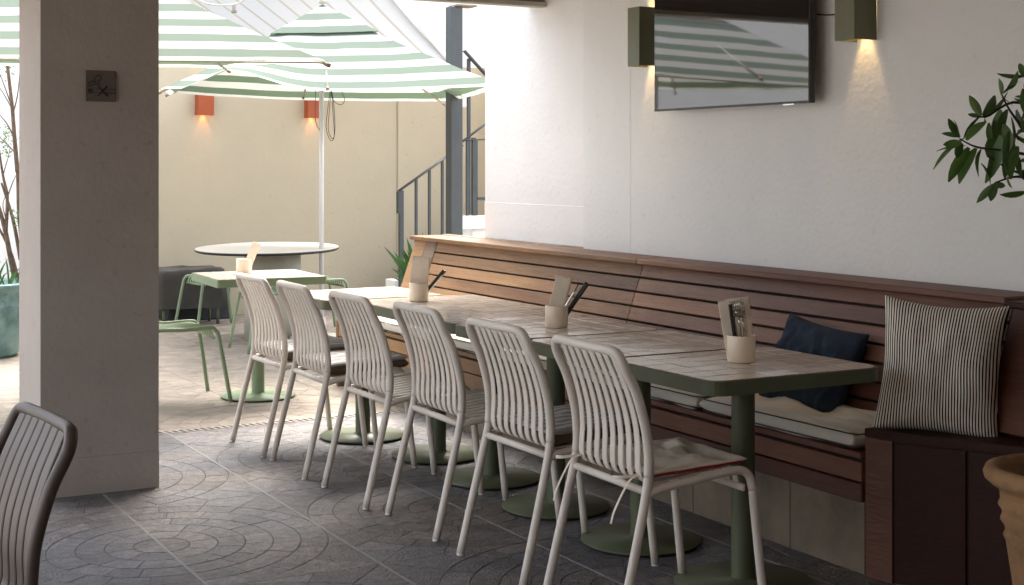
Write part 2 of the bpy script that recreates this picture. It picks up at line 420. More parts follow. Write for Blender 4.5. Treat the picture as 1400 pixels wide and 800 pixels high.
def quarter(seed):
    """pieces of one stamped quarter tile, circle centre at (0,0), square to (Q,Q)"""
    rr = random.Random(seed); P = []; rp = Q/6; nb = [1, 2, 3, 4, 5, 6]
    for k in range(6):
        r0, r1 = rp*k, rp*(k+1)-.001; n = nb[k]; cuts = [0]+sorted([(i+rr.uniform(-.18, .18))/n for i in range(1, n)])+[1]
        for i in range(n):
            a0, a1 = cuts[i]*math.pi/2, cuts[i+1]*math.pi/2; sub = max(3, int((a1-a0)*r1/.035)+1)
            outer = [(r1*math.cos(a0+(a1-a0)*j/sub), r1*math.sin(a0+(a1-a0)*j/sub)) for j in range(sub+1)]
            inner = [(r0*math.cos(a1-(a1-a0)*j/sub), r0*math.sin(a1-(a1-a0)*j/sub)) for j in range(sub+1)] if k else [(0, 0)]
            P.append(outer+inner)
    # corner spandrel, cut in four
    cuts = [(0, .33), (.33, .5+rr.uniform(-.03, .03)), (0, 0), (0, 0)]; cs = [0.06, .34, .5, .66, .94]
    for i in range(4):
        a0, a1 = cs[i]*math.pi/2, cs[i+1]*math.pi/2
        arc = [(Q*math.cos(a0+(a1-a0)*j/4), Q*math.sin(a0+(a1-a0)*j/4)) for j in range(5)]
        def edge(a): return (Q, Q*math.tan(a)) if a <= math.pi/4 else (Q/math.tan(a), Q)
        P.append(arc[::-1]+[edge(a0)]+[edge(a1)] if i not in () else arc)
    return P
QT = [quarter(s) for s in range(5)]
def paving(x0, x1, y0, y1, oy):
    out = []; rr = random.Random(3)
    ia, ib = math.floor((x0-LX)/Q), math.ceil((x1-LX)/Q); ja, jb = math.floor((y0-oy)/Q), math.ceil((y1-oy)/Q)
    for i in range(ia, ib):
        for j in range(ja, jb):
            fx = i % 2; fy = j % 2; ox = LX+Q*(i+fx); oyy = oy+Q*(j+fy); sx = -1 if fx else 1; sy = -1 if fy else 1
            for poly in QT[rr.randrange(5)]:
                pl = [(ox+sx*a, oyy+sy*b) for a, b in poly]
                for ax, val, kl in ((0, x0, False), (0, x1, True), (1, y0, False), (1, y1, True)):
                    pl = clip(pl, ax, val, kl)
                    if len(pl) < 3: break
                if len(pl) < 3 or area(pl) < 4e-4: continue
                pl = inset(pl, .0015)
                if len(pl) >= 3: out.append(pl)
    return out
FX = (math.sin(TH), math.cos(TH)); RX = (math.cos(TH), -math.sin(TH))
def cam_uv(x, y):
    Z = x*FX[0]+y*FX[1]
    if Z < 1: return None
    return 700+1944*(x*RX[0]+y*RX[1])/Z, 226+1944*1.4/Z
floor = tag(B((-3.5, -3.2, -.10), (4.3, 7.36, -.0020), 0).build('floor', grout_d), kind='structure')
yard = tag(B((-7.5, 7.44, -.10), (9, 13.2, -.0020), 0).build('courtyard_floor', grout_o), kind='structure')
def lay(polys, parent, m, mb_name, limit):
    def seen(p):
        c = (sum(q[0] for q in p)/len(p), sum(q[1] for q in p)/len(p)); uv = cam_uv(*c)
        if uv is None or not (-30 < uv[0] < 1430 and uv[1] < 830): return 0
        if c[0] > 3.45 or (uv[0] > 1185) or (uv[0] < 217 and 520 < uv[1] < 690 and uv[0] > 28): return 0
        Z = c[0]*FX[0]+c[1]*FX[1]; return area(p)/Z**3
    polys = sorted(polys, key=lambda p: -seen(p)); rr = random.Random(5)
    for k, p in enumerate(polys[:limit]):
        cx = sum(q[0] for q in p)/len(p); cy = sum(q[1] for q in p)/len(p); z = rr.uniform(-.0007, .0004)
        MB().prism([(a-cx, b-cy) for a, b in p], -.0040, 0, .0008).build('paving_stone', m, parent).location = (cx, cy, z)
    mb = MB()
    for p in polys[limit:]: mb.prism(p, -.0043, rr.uniform(-.0005, .0003), .0008)
    tag(mb.build(mb_name, m, parent), kind='stuff')
lay(paving(-1.2, 4.1, 2.6, 7.36, LY), floor, stone_in, 'paving_field', 300)
lay(paving(-1.5, 5.6, 7.44, 12.95, 7.44), yard, stone_out, 'paving_field', 300)
mb = MB().box((-3.5, -3.2, -.0042), (-1.2, 7.36, 0), 0); mb.box((-1.2, -3.2, -.0042), (4.3, 2.6, 0), 0); mb.build('floor_slab', stone_in, floor)
mb = MB()
for i in range(-4, 5):
    x = LX+Q*i; mb.box((x-.0048, 2.6, -.0044), (x+.0048, 7.36, .0012), 0)
for j in (-2, 1, 3): mb.box((-1.2, LY+Q*j-.0028, -.0044), (3.4, LY+Q*j+.0028, -.0012), 0)
mb.build('mortar_joint', grout_l, floor)

# drain
dr = thing('floor_drain', 'narrow slotted drain channel crossing the floor at the courtyard threshold', 'drain', (0, 7.4, 0))
B((-3.5, 7.36, -.09), (4.1, 7.44, -.03), 0).build('channel', drain_d, dr)
mb = MB().box((-3.5, 7.364, -.03), (4.1, 7.372, .001), .001).box((-3.5, 7.428, -.03), (4.1, 7.436, .001), .001); mb.build('edge_frame', drain_m, dr)
mb = MB()
x = -3.4
while x < 4.05:
    Mx = Matrix.Translation((x, 7.4, -.003)) @ Matrix.Rotation(R(18), 4, 'Z'); mb.box((-.0085, -.027, -.004), (.0085, .027, .004), .001, Mx); x += .038
tag(mb.build('grate_bars', drain_m, dr), kind='stuff')

# --- walls
tag(B((4.05, -3.2, -.05), (4.5, 6.56, 3.2), .004).build('wall', plaster), 'long white plaster wall behind the wooden bench, carrying the television', 'wall')
wl = [o for o in C.objects if o.get('label', '').startswith('long white')][0]
B((4.0488, 6.098, .94), (4.0502, 6.101, 3.2), .0003).build('render_joint', plaster2, wl)
tag(B((4.10, 6.562, -.05), (4.5, 7.80, 3.6), .006).build('wall', plaster2), 'recessed brighter white wall section at the far end of the bench', 'wall')
mb = MB().box((4.098, 6.57, .95), (4.105, 7.8, 1.175), .003); tag(mb.build('plaster_band', plaster2), 'shallow plaster band low on the recessed white wall above the bench ledge', 'trim')
tag(B((2.9, 12.95, -.05), (5.823, 13.25, 2.42), .005).build('wall', cream), 'cream rendered courtyard wall behind the round table', 'wall')
tag(B((5.823, 12.93, -.05), (6.9, 13.25, 2.40), .005).build('wall', cream), 'cream wall strip behind the stair balusters, right of the vertical joint', 'wall')
tag(B((-7.5, 12.95, -.05), (2.898, 13.25, 3.2), .005).build('wall', white_up), 'white courtyard wall behind the bare potted tree', 'wall')
tag(B((2.2, 14.2, -.05), (12, 14.5, 6.5), .005).build('wall', white_up), 'tall white upper building wall behind the parasols', 'wall')
tag(B((-7.8, 7.2, -.05), (-7.5, 13.2, 3.2), .005).build('wall', plaster2), 'white side wall closing the courtyard far left', 'wall')
tag(B((6.6, 12.2, -.05), (9.5, 12.5, 4.2), .005).build('wall', white_up), 'white stairwell wall seen between the steel post and the recessed wall', 'wall')
tag(B((-3.5, -3.5, -.05), (4.3, -3.2, 3.2), .005).build('wall', warm_wall), 'dim inner back wall of the covered terrace behind the viewer', 'wall')
tag(B((-3.8, -3.5, -.05), (-3.5, 1.2, 3.2), .005).build('wall', warm_wall), 'inner side wall of the covered terrace, left of the foreground chair', 'wall')
# ceiling over the terrace and its edge beam
tag(B((-2.0, -3.4, 2.62), (4.05, 7.05, 2.85), 0).build('ceiling', ceil_m), kind='structure')
bm_ = thing('roof_edge_beam', 'weathered brown beam edging the terrace roof at the top', 'beam', (0, 7.1, 2.3))
B((-2.0, 7.052, 2.335), (4.098, 7.25, 2.75), .004).build('fascia', beam_m, bm_)
B((-2.0, 7.03, 2.304), (4.094, 7.10, 2.333), .004).build('drip_edge', greybeige, bm_)
# pillar
pl = thing('pillar', 'square plastered pillar with the no smoking plaque, left of the dining row', 'pillar', (1.39, 6.4, 0))
B((1.14, 6.165, .1594), (1.638, 6.66, 2.62), .0012).build('shaft', pillar_m, pl)
B((1.1388, 6.1638, -.01), (1.6392, 6.6612, .1592), .0012).build('plinth', pillar_m, pl)

# --- no smoking plaque
pq = thing('no_smoking_plaque', 'small dark square no smoking plaque on the pillar', 'sign', (1.386, 6.163, 1.737))
B((1.321, 6.153, 1.672), (1.452, 6.1645, 1.803), .003).build('plate', plaque_m, pq)
def pp(u, v): return (1.321+.131*u, 6.1515, 1.672+.131*v)
mb = MB()
mb.tube([pp(.10, .40), pp(.97, .40)], .0009, 6).tube([pp(.10, .27), pp(.97, .27)], .0009, 6).tube([pp(.97, .40), pp(.97, .27)], .0009, 6)
for u in (.10, .14, .18, .22): mb.tube([pp(u, .40), pp(u, .27)], .0013, 6)
mb.build('cigarette_symbol', icon_m, pq)
MB().tube([pp(.40, .50), pp(.72, .17)], .0028, 6).tube([pp(.70, .50), pp(.40, .17)], .0028, 6).build('cross_symbol', icon_m, pq)
mb = MB(); mb.tube(smooth_path([pp(.09, .46), pp(.10, .57), pp(.18, .63), pp(.28, .63), pp(.33, .60), pp(.30, .70), pp(.34, .80), pp(.43, .86), pp(.51, .80), pp(.50, .71), pp(.42, .66), pp(.40, .60), pp(.46, .52)]), .0016, 6)
mb.tube(smooth_path([pp(.17, .46), pp(.20, .52), pp(.30, .55), pp(.38, .54)]), .0013, 6); mb.build('smoke_symbol', icon_m, pq)

# ================================================================== BENCH
bn = thing('bench', 'long built-in wooden bench along the wall with a high slatted back', 'bench', (3.7, 6, 0))
YN, YF = 3.45, 7.98; YJ = 5.71
def back_x(z): return 3.70+(z-.46)*(.165/.46)
lean = math.atan(.165/.46)
# cap boards (two lengths)
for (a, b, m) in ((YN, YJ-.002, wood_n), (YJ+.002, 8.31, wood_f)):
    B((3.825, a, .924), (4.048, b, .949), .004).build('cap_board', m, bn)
B((4.05, 6.564, .9255), (4.099, 8.31, .953), .003).build('ledge_board', wood_g, bn)
# slats: seven rows, two lengths
pitch = .0672
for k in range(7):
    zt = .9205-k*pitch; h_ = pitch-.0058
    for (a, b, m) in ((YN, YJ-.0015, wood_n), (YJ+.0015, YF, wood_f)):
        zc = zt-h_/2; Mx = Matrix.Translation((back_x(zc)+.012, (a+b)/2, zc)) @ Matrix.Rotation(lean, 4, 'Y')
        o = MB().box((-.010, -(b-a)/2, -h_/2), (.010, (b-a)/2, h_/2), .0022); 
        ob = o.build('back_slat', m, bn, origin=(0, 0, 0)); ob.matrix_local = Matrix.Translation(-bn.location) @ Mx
# screws
mb = MB()
for k in range(7):
    zc = .9205-k*pitch-pitch/2+.004
    for y in (3.9, 4.45, 5.0, 5.55, 5.66, 5.76, 6.3, 6.9, 7.5, 7.93):
        for dz in (-.0,):
            x = back_x(zc)+.0013; yy = y+random.uniform(-.006, .006); zz = zc+random.uniform(-.012, .012); x = back_x(zz)+.0012
            mb.tube([(x, yy, zz), (x+.002, yy, zz)], .0036, 8)
tag(mb.build('screw_heads', black_pl, bn), kind='stuff')
# backing behind slats
mb = MB(); mb.add([(back_x(.40)+.035, YN, .40), (back_x(.92)+.035, YN, .92), (4.04, YN, .92), (4.04, YN, .40), (back_x(.40)+.035, YF, .40), (back_x(.92)+.035, YF, .92), (4.04, YF, .92), (4.04, YF, .40)],
   [[0, 1, 5, 4][::-1], [1, 2, 6, 5][::-1], [2, 3, 7, 6], [3, 0, 4, 7], [0, 1, 2, 3], [4, 5, 6, 7][::-1]]); mb.build('back_core', gap_d, bn)
# far end uprights
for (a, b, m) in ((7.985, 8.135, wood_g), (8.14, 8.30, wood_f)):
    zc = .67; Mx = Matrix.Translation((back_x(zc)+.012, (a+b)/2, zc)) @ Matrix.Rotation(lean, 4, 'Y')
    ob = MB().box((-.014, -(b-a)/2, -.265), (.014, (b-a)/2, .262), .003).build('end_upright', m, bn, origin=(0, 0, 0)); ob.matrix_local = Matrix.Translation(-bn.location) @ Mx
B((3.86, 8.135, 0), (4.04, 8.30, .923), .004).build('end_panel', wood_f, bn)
# seat boards and fascia
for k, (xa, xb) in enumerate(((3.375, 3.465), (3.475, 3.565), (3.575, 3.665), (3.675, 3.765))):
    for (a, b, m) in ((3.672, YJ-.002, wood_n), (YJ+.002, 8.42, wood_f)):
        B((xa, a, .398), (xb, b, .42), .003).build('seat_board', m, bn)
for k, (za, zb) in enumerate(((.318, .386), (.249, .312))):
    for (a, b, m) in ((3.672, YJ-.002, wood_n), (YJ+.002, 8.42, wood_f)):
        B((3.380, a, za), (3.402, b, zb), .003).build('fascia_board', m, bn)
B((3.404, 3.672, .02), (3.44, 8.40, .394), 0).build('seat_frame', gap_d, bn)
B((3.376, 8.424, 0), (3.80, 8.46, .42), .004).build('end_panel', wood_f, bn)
# cladding tiles under the seat
y = 3.672; ys = [4.063, 4.66, 5.26, 5.86, 6.46, 7.06, 7.66, 8.26]
a = 3.672
for b in ys:
    B((3.396, a+.0018, 0.001), (3.4035, b-.0018, .2485), .001).build('cladding_tile', base_tile, bn); a = b

# corner unit
cu = thing('corner_bench_unit', 'dark boxy wooden corner end of the bench under the striped cushion', 'bench', (3.6, 3.3, 0))
top = [(3.392, 3.668), (3.408, 3.553), (3.535, 3.34), (3.66, 3.06), (3.78, 2.70), (4.045, 2.70), (4.045, 3.668)]
MB().prism(top, .476, .504, .003).build('top_board', wood_d, cu)
ins = [(3.404, 3.66), (3.418, 3.556), (3.545, 3.346), (3.672, 3.066), (3.79, 2.71), (4.04, 2.71), (4.04, 3.66)]
MB().prism(ins[1:], 0, .474).build('carcass', wood_d, cu)
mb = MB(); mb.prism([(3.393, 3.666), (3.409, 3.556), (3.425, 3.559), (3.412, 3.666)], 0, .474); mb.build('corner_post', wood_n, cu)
def vboard(p, q, z0, z1, th, name, m, parent, g=.004):
    p = V(p); q = V(q); d = (q-p).normalized(); n = V((d.y, -d.x))
    if n.dot(-p) < 0: n = -n
    p = p+d*g; q = q-d*g; a = p+n*th
    return MB().prism([tuple(p), tuple(q), tuple(q+n*th), tuple(a)], z0, z1, .0015).build(name, m, parent)
vboard(ins[1], ins[2], .01, .468, .012, 'front_board', wood_d, cu, .01)
vboard(ins[2], ins[3], .01, .468, .012, 'front_board', wood_d, cu)
# near end post of the backrest
ne = thing('bench_end_post', 'broad dark brown leaning panel ending the bench back at the right edge', 'panel', (3.8, 3.2, 0))
def lb(a, b, z0, z1, t0, t1, name, m):
    zc = (z0+z1)/2; Mx = Matrix.Translation((back_x(zc), (a+b)/2, zc)) @ Matrix.Rotation(lean, 4, 'Y')
    ob = MB().box((t0, -(b-a)/2, -(z1-z0)/2/math.cos(lean)), (t1, (b-a)/2, (z1-z0)/2/math.cos(lean)), .003).build(name, m, ne, origin=(0, 0, 0)); ob.matrix_local = Matrix.Translation(-ne.location) @ Mx
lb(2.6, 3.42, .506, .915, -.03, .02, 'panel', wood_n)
B((3.79, 2.6, .916), (4.045, 3.425, .938), .003).build('cap', wood_d, ne)
B((3.70, 2.62, .53), (3.79, 3.26, .547), .003).build('armrest', wood_d, ne)

# seat cushions along the bench
def seat_cushion(y0, y1, label, x0=3.37, x1=3.745):
    t = thing('seat_cushion', label, 'cushion', ((x0+x1)/2, (y0+y1)/2, .421), 'cream seat cushions laid along the bench')
    L_ = y1-y0; Wd = x1-x0
    o = pillow('cushion_body', cotton, Wd, L_, .070, t, 40, 12, .012, .014, y0*3, Matrix.Translation(((x0+x1)/2, (y0+y1)/2, .454)))
    for z, mm in ((.476, 1), (.432, 1)):
        pts = []; r = .03
        for (cx, cy, a0) in ((x1-r-.006, y1-r-.006, 0), (x0+r+.006, y1-r-.006, 90), (x0+r+.006, y0+r+.006, 180), (x1-r-.006, y0+r+.006, 270)):
            for k in range(5):
                a = R(a0+k*22.5); pts.append((cx+r*math.cos(a)*1.05, cy+r*math.sin(a)*1.05, z+.0015*math.sin(cy*7+k)))
        MB().tube(pts, .0028, 6, closed=True).build('piping', piping, t)
seat_cushion(3.70, 4.585, 'cream bench cushion nearest the striped pillow, under the navy pillow')
seat_cushion(4.60, 5.47, 'cream bench cushion behind the nearest pair of tables, second from the corner')
seat_cushion(5.49, 6.36, 'cream bench cushion in the middle of the bench, third from the corner')
seat_cushion(6.38, 7.25, 'cream bench cushion below the far cutlery cup, fourth from the corner')
seat_cushion(7.27, 8.14, 'cream bench cushion at the far sunlit end of the bench')

# pillows
def frame(c, h, lean_deg, roll=0):
    """matrix with local X = h (horizontal), local Y = up leaning back, local Z = normal"""
    h = V(h).normalized(); up = V((0, 0, 1)); nrm = h.cross(up); 
    if nrm.dot(V((0, 0, 1.4))-V(c)) < 0: nrm = -nrm; 
    a = R(lean_deg); y_ = up*math.cos(a)-nrm*math.sin(a); z_ = nrm*math.cos(a)+up*math.sin(a)
    x_ = y_.cross(z_)
    M = Matrix((x_, y_, z_)).transposed().to_4x4(); M = M @ Matrix.Rotation(R(roll), 4, 'Z'); M.translation = V(c); return M
sp = pillow('striped_pillow', tick, .42, .47, .23, None, 44, 2.6, .11, .008, 4, frame((3.605, 3.53, .708), (.60, -.80, 0), 12, -3))
tag(sp, 'large black and cream ticking striped pillow standing in the bench corner', 'pillow')
bp_ = pillow('navy_pillow', navy, .42, .38, .14, None, 40, 3.0, .09, .022, 9, frame((3.67, 4.26, .612), (.12, -1, 0), 22, -7))
tag(bp_, 'crumpled navy blue pillow leaning against the bench slats', 'pillow')

# ================================================================== TABLES
def rrect(x0, x1, y0, y1, r, n=6):
    p = []
    for cx, cy, a0 in ((x1-r, y1-r, 0), (x0+r, y1-r, 90), (x0+r, y0+r, 180), (x1-r, y0+r, 270)):
        for k in range(n+1):
            a = R(a0+90*k/n); p.append((cx+r*math.cos(a), cy+r*math.sin(a)))
    return p
TW, TL = .660, .600   # x, y
TILE = {}
def make_table(name, label, group, gm, W=TW, L_=TL, nx=6, ny=6, cr=.058):
    t = thing(name, label, 'table', (0, 0, 0), group)
    out = rrect(-W/2, W/2, -L_/2, L_/2, cr)
    MB().prism(out, .694, .7315, 0).build('tabletop', gm, t)
    inn = rrect(-W/2+.004, W/2-.004, -L_/2+.004, L_/2-.004, cr-.004)
    n = len(out); mb = MB(); mb.add([(x, y, .7315) for x, y in out]+[(x, y, .7385) for x, y in out]+[(x, y, .7385) for x, y in inn]+[(x, y, .7315) for x, y in inn],
        [[i, (i+1) % n, n+(i+1) % n, n+i] for i in range(n)]+[[n+i, n+(i+1) % n, 2*n+(i+1) % n, 2*n+i] for i in range(n)]+[[2*n+i, 2*n+(i+1) % n, 3*n+(i+1) % n, 3*n+i] for i in range(n)])
    mb.build('edge_trim', gm, t)
    MB().prism(rrect(-W/2+.006, W/2-.006, -L_/2+.006, L_/2-.006, cr-.005), .7315, .7401, 0).build('grout_bed', tile_g, t)
    px, py = (W-.014)/nx, (L_-.014)/ny; rr = random.Random(11)
    for i in range(nx):
        for j in range(ny):
            cx, cy = -W/2+.007+px*(i+.5), -L_/2+.007+py*(j+.5); hx, hy = px/2-.0034, py/2-.0034
            poly = rrect(-hx, hx, -hy, hy, .003, 1)
            if i in (0, nx-1) and j in (0, ny-1):
                sx = -1 if i == 0 else 1; sy = -1 if j == 0 else 1; q = []
                for a, b in ((-1, -1), (1, -1), (1, 1), (-1, 1)):
                    if a == sx and b == sy:
                        r = max(.004, cr-.009); arc = [(sx*(hx-r)+r*sx*math.cos(R(u)), sy*(hy-r)+r*sy*math.sin(R(u))) for u in (0, 22, 45, 68, 90)]
                        q += arc if sx*sy > 0 else arc[::-1]
                    else: q.append((a*hx, b*hy))
                poly = q; key = (i, j, nx, ny, cr)
            else: key = (nx, ny)
            if key not in TILE:
                o = MB().prism(poly, -.004, .0035, .0006).build('tile', tile_m, t, origin=(0, 0, 0)); TILE[key] = o.data
            else:
                o = bpy.data.objects.new('tile', TILE[key]); C.objects.link(o); o.parent = t
            o.location = (cx, cy, .7379+rr.uniform(-.0003, .0003)); o.rotation_euler = (rr.uniform(-.006, .006), rr.uniform(-.006, .006), rr.uniform(-.008, .008))
    MB().lathe([(.0, .6938), (.11, .6938), (.11, .686), (.06, .684), (.0, .684)][::-1], seg=24).build('mounting_plate', gm, t)
    MB().lathe([(.0385, .016), (.0375, .684)], seg=28).build('post', gm, t)
    MB().lathe([(0, .008), (.219, .008), (.222, .011), (.221, .015), (.05, .019), (.043, .024), (.0385, .028)], seg=56).build('base_disc', gm, t)
    MB().lathe([(0, 0), (.212, 0), (.214, .0078), (0, .0078)], seg=48).build('foot_ring', rubber, t)
    return t
tb = [(2.966, 3.788, 2.65, 0), (2.966, 4.398, 2.655, .3), (2.958, 5.003, 2.65, -.2), (2.972, 5.59, 2.62, .2), (2.99, 6.170, 2.67, -.3), (2.86, 6.79, 2.52, 1.0)]
tlabels = ['green tiled bistro table nearest the camera, with the fork-filled cup at its right',
           'green tiled table second from the near end, empty, beside the red piped seat pad chair',
           'green tiled table third from the near end, holding the middle cutlery cup',
           'green tiled table fourth from the near end, with nothing on it',
           'green tiled table fifth from the near end, just before the far cutlery cup table',
           'green tiled table at the far end of the row, by the parasol pole']
tabs = []
t0 = make_table('cafe_table', tlabels[0], 'green tiled tables pushed into a row', green)
build_kids()
for i, (x, y, _, rz) in enumerate(tb):
    t = t0 if i == 0 else copy_tree(t0)
    t.location = (x, y, 0); t.rotation_euler.z = R(rz); t['label'] = tlabels[i]; tabs.append(t)
tabs[0].scale.x = 1.06
tabs[4]['label'] = 'green tiled table fifth from the near end, holding the folded menu cup'
tabs[5]['label'] = 'green tiled table at the far end of the row, nearest the drain and courtyard'
t7 = make_table('courtyard_table', 'pale green tiled table standing alone in the courtyard with its own cup', None, green_lt, .66, .64, cr=.012)
t7.location = (2.80, 8.27, 0); t7.rotation_euler.z = R(-3)
for k in list(t7.keys()):
    if k == 'group': del t7['group']

# round table
rt = thing('round_table', 'large pale round table with thin dark edge by the cream wall', 'table', (3.83, 10.9, 0))
def ell(mb, prof, c, ax, ay, rot, seg=64):
    vs = []; n = len(prof)
    for (s_, z) in prof:
        for k in range(seg):
            a = 2*math.pi*k/seg; p = Matrix.Rotation(rot, 2) @ V((ax*s_*math.cos(a), ay*s_*math.sin(a))); vs.append((c[0]+p.x, c[1]+p.y, z))
    fs = [[i*seg+k, i*seg+(k+1) % seg, (i+1)*seg+(k+1) % seg, (i+1)*seg+k] for i in range(n-1) for k in range(seg)]
    mb.add(vs, fs+[[(n-1)*seg+k for k in range(seg)], [k for k in range(seg)][::-1]]); return mb
RC = (3.80, 10.98)
ell(MB(), [(.97, .715), (.995, .722), (1, .728), (.997, .735)], RC, .565, .80, -TH).build('edge_band', rubber, rt)
ell(MB(), [(.994, .7355), (.994, .740)], RC, .565, .80, -TH).build('tabletop', laminate, rt)
MB().lathe([(.0, 0), (.225, 0), (.225, .714), (0, .714)], (RC[0]+.04, RC[1], 0), 40).build('pedestal', greybeige, rt)

# ================================================================== CUPS
def cup(x, y, z, label, nap, cut, s=1.0):
    t = thing('cutlery_cup', label, 'cup', (x, y, z), 'cream ceramic cups holding napkins and cutlery')
    MB().lathe([(0, .0), (.043, .0), (.0465, .004), (.0468, .088), (.0455, .0905), (.0435, .088), (.0425, .012), (0, .010)], (x, y, z), 40).build('cup_body', ceramic, t)
    for k, (dx, dy, ang, tilt, hgt, wd, lab) in enumerate(nap):
        # a folded stack of paper, leaning: local X = camera right
        mb = MB(); rx = V((RX[0], RX[1], 0)); fx = V((FX[0], FX[1], 0))
        o = V((x, y, z+.012))+rx*dx+fx*dy; up = (V((0, 0, 1))+rx*math.tan(R(ang))+fx*math.tan(R(tilt))).normalized(); sd2 = (rx-up*rx.dot(up)).normalized(); nm = sd2.cross(up)
        M = Matrix((sd2, nm, up)).transposed().to_4x4(); M.translation = o
        for q in range(4): mb.box((-wd/2, -.004+q*.0024, 0), (wd/2-.002*q, -.0019+q*.0024, hgt-.002*q), .0004, M)
        tag(mb.build('folded_napkin', paper, None, origin=(x, y, z)), lab, 'napkin')
    for k, (dx, dy, ang, tilt, hgt, kind_, lab) in enumerate(cut):
        mb = MB(); rx = V((RX[0], RX[1], 0)); fx = V((FX[0], FX[1], 0))
        o = V((x, y, z+.014))+rx*dx+fx*dy; up = (V((0, 0, 1))+rx*math.tan(R(ang))+fx*math.tan(R(tilt))).normalized(); sd2 = (rx-up*rx.dot(up)).normalized(); nm = sd2.cross(up)
        P = lambda a, b, c=0: o+sd2*a+up*b+nm*c
        if kind_ == 'fork':
            mb.ribbon([P(0, 0), P(0, hgt*.6), P(0, hgt*.72)], .006, .003, sd2)
            mb.ribbon([P(0, hgt*.72), P(0, hgt*.78, .003), P(0, hgt*.84, .002)], .020, .0025, sd2)
            for q in (-.0075, -.0025, .0025, .0075): mb.ribbon([P(q, hgt*.83, .002), P(q, hgt*.93, 0), P(q*.9, hgt, -.004)], .0030, .002, sd2)
            m_ = steel
        elif kind_ == 'knife':
            mb.ribbon([P(0, 0), P(.001, hgt*.5), P(.002, hgt*.8), P(.003, hgt*.97), P(.003, hgt)], .013, .006, sd2); m_ = black_pl
        else:
            mb.ribbon([P(0, 0), P(0, hgt*.55), P(.001, hgt*.8), P(.002, hgt)], .010, .004, sd2); m_ = steel
        tag(mb.build('fork' if kind_ == 'fork' else ('steak_knife' if kind_ == 'knife' else 'spoon'), m_, None, origin=(x, y, z)), lab, 'cutlery')
Zt = .7418
cup(2.968, 3.80, Zt, 'cream cup on the nearest table, packed with forks and a napkin',
    [(-.006, .016, -9, 2, .196, .078, 'beige folded napkin behind the forks in the nearest cup'), (.012, .022, -6, 3, .200, .080, 'pale napkin fanned to the right in the nearest cup')],
    [(-.004, .0, -8, 2, .190, 'fork', 'steel fork on the left of the nearest cup'), (.008, -.004, -7, 0, .194, 'fork', 'steel fork in the middle of the nearest cup'), (.017, .003, -5, 1, .186, 'fork', 'steel fork on the right of the nearest cup'), (-.012, -.004, -9, 2, .180, 'knife', 'black handled knife in the nearest cup')])
cup(2.945, 4.975, Zt, 'cream cup on the third table, with black handled knives leaning right',
    [(-.016, .008, 14, 0, .200, .066, 'stiff grey beige napkin standing in the middle cup')],
    [(.006, -.004, 34, 2, .205, 'knife', 'black handled knife leaning right in the middle cup'), (.018, .004, 33, -2, .195, 'knife', 'second black handled knife leaning right, in front in the middle cup'), (-.004, -.006, 30, 0, .185, 'spoon', 'steel handle beside the knives in the middle cup')])
cup(2.925, 6.25, Zt, 'cream cup on the fifth table, with a tall folded menu',
    [(-.006, .008, 5, 2, .205, .088, 'tall pinkish beige folded card standing in the far row cup')],
    [(.010, -.004, 38, 2, .175, 'knife', 'dark handled knife leaning right in the far row cup'), (.018, .002, 40, 0, .175, 'spoon', 'thin steel handle leaning right in the far row cup')])
cup(2.735, 8.34, Zt, 'cream cup on the courtyard table with a napkin leaning right',
    [(.006, .006, 22, 0, .190, .050, 'pale napkin leaning out of the courtyard table cup')],
    [(.008, .004, 26, 2, .185, 'spoon', 'steel handle against the napkin in the courtyard cup')])

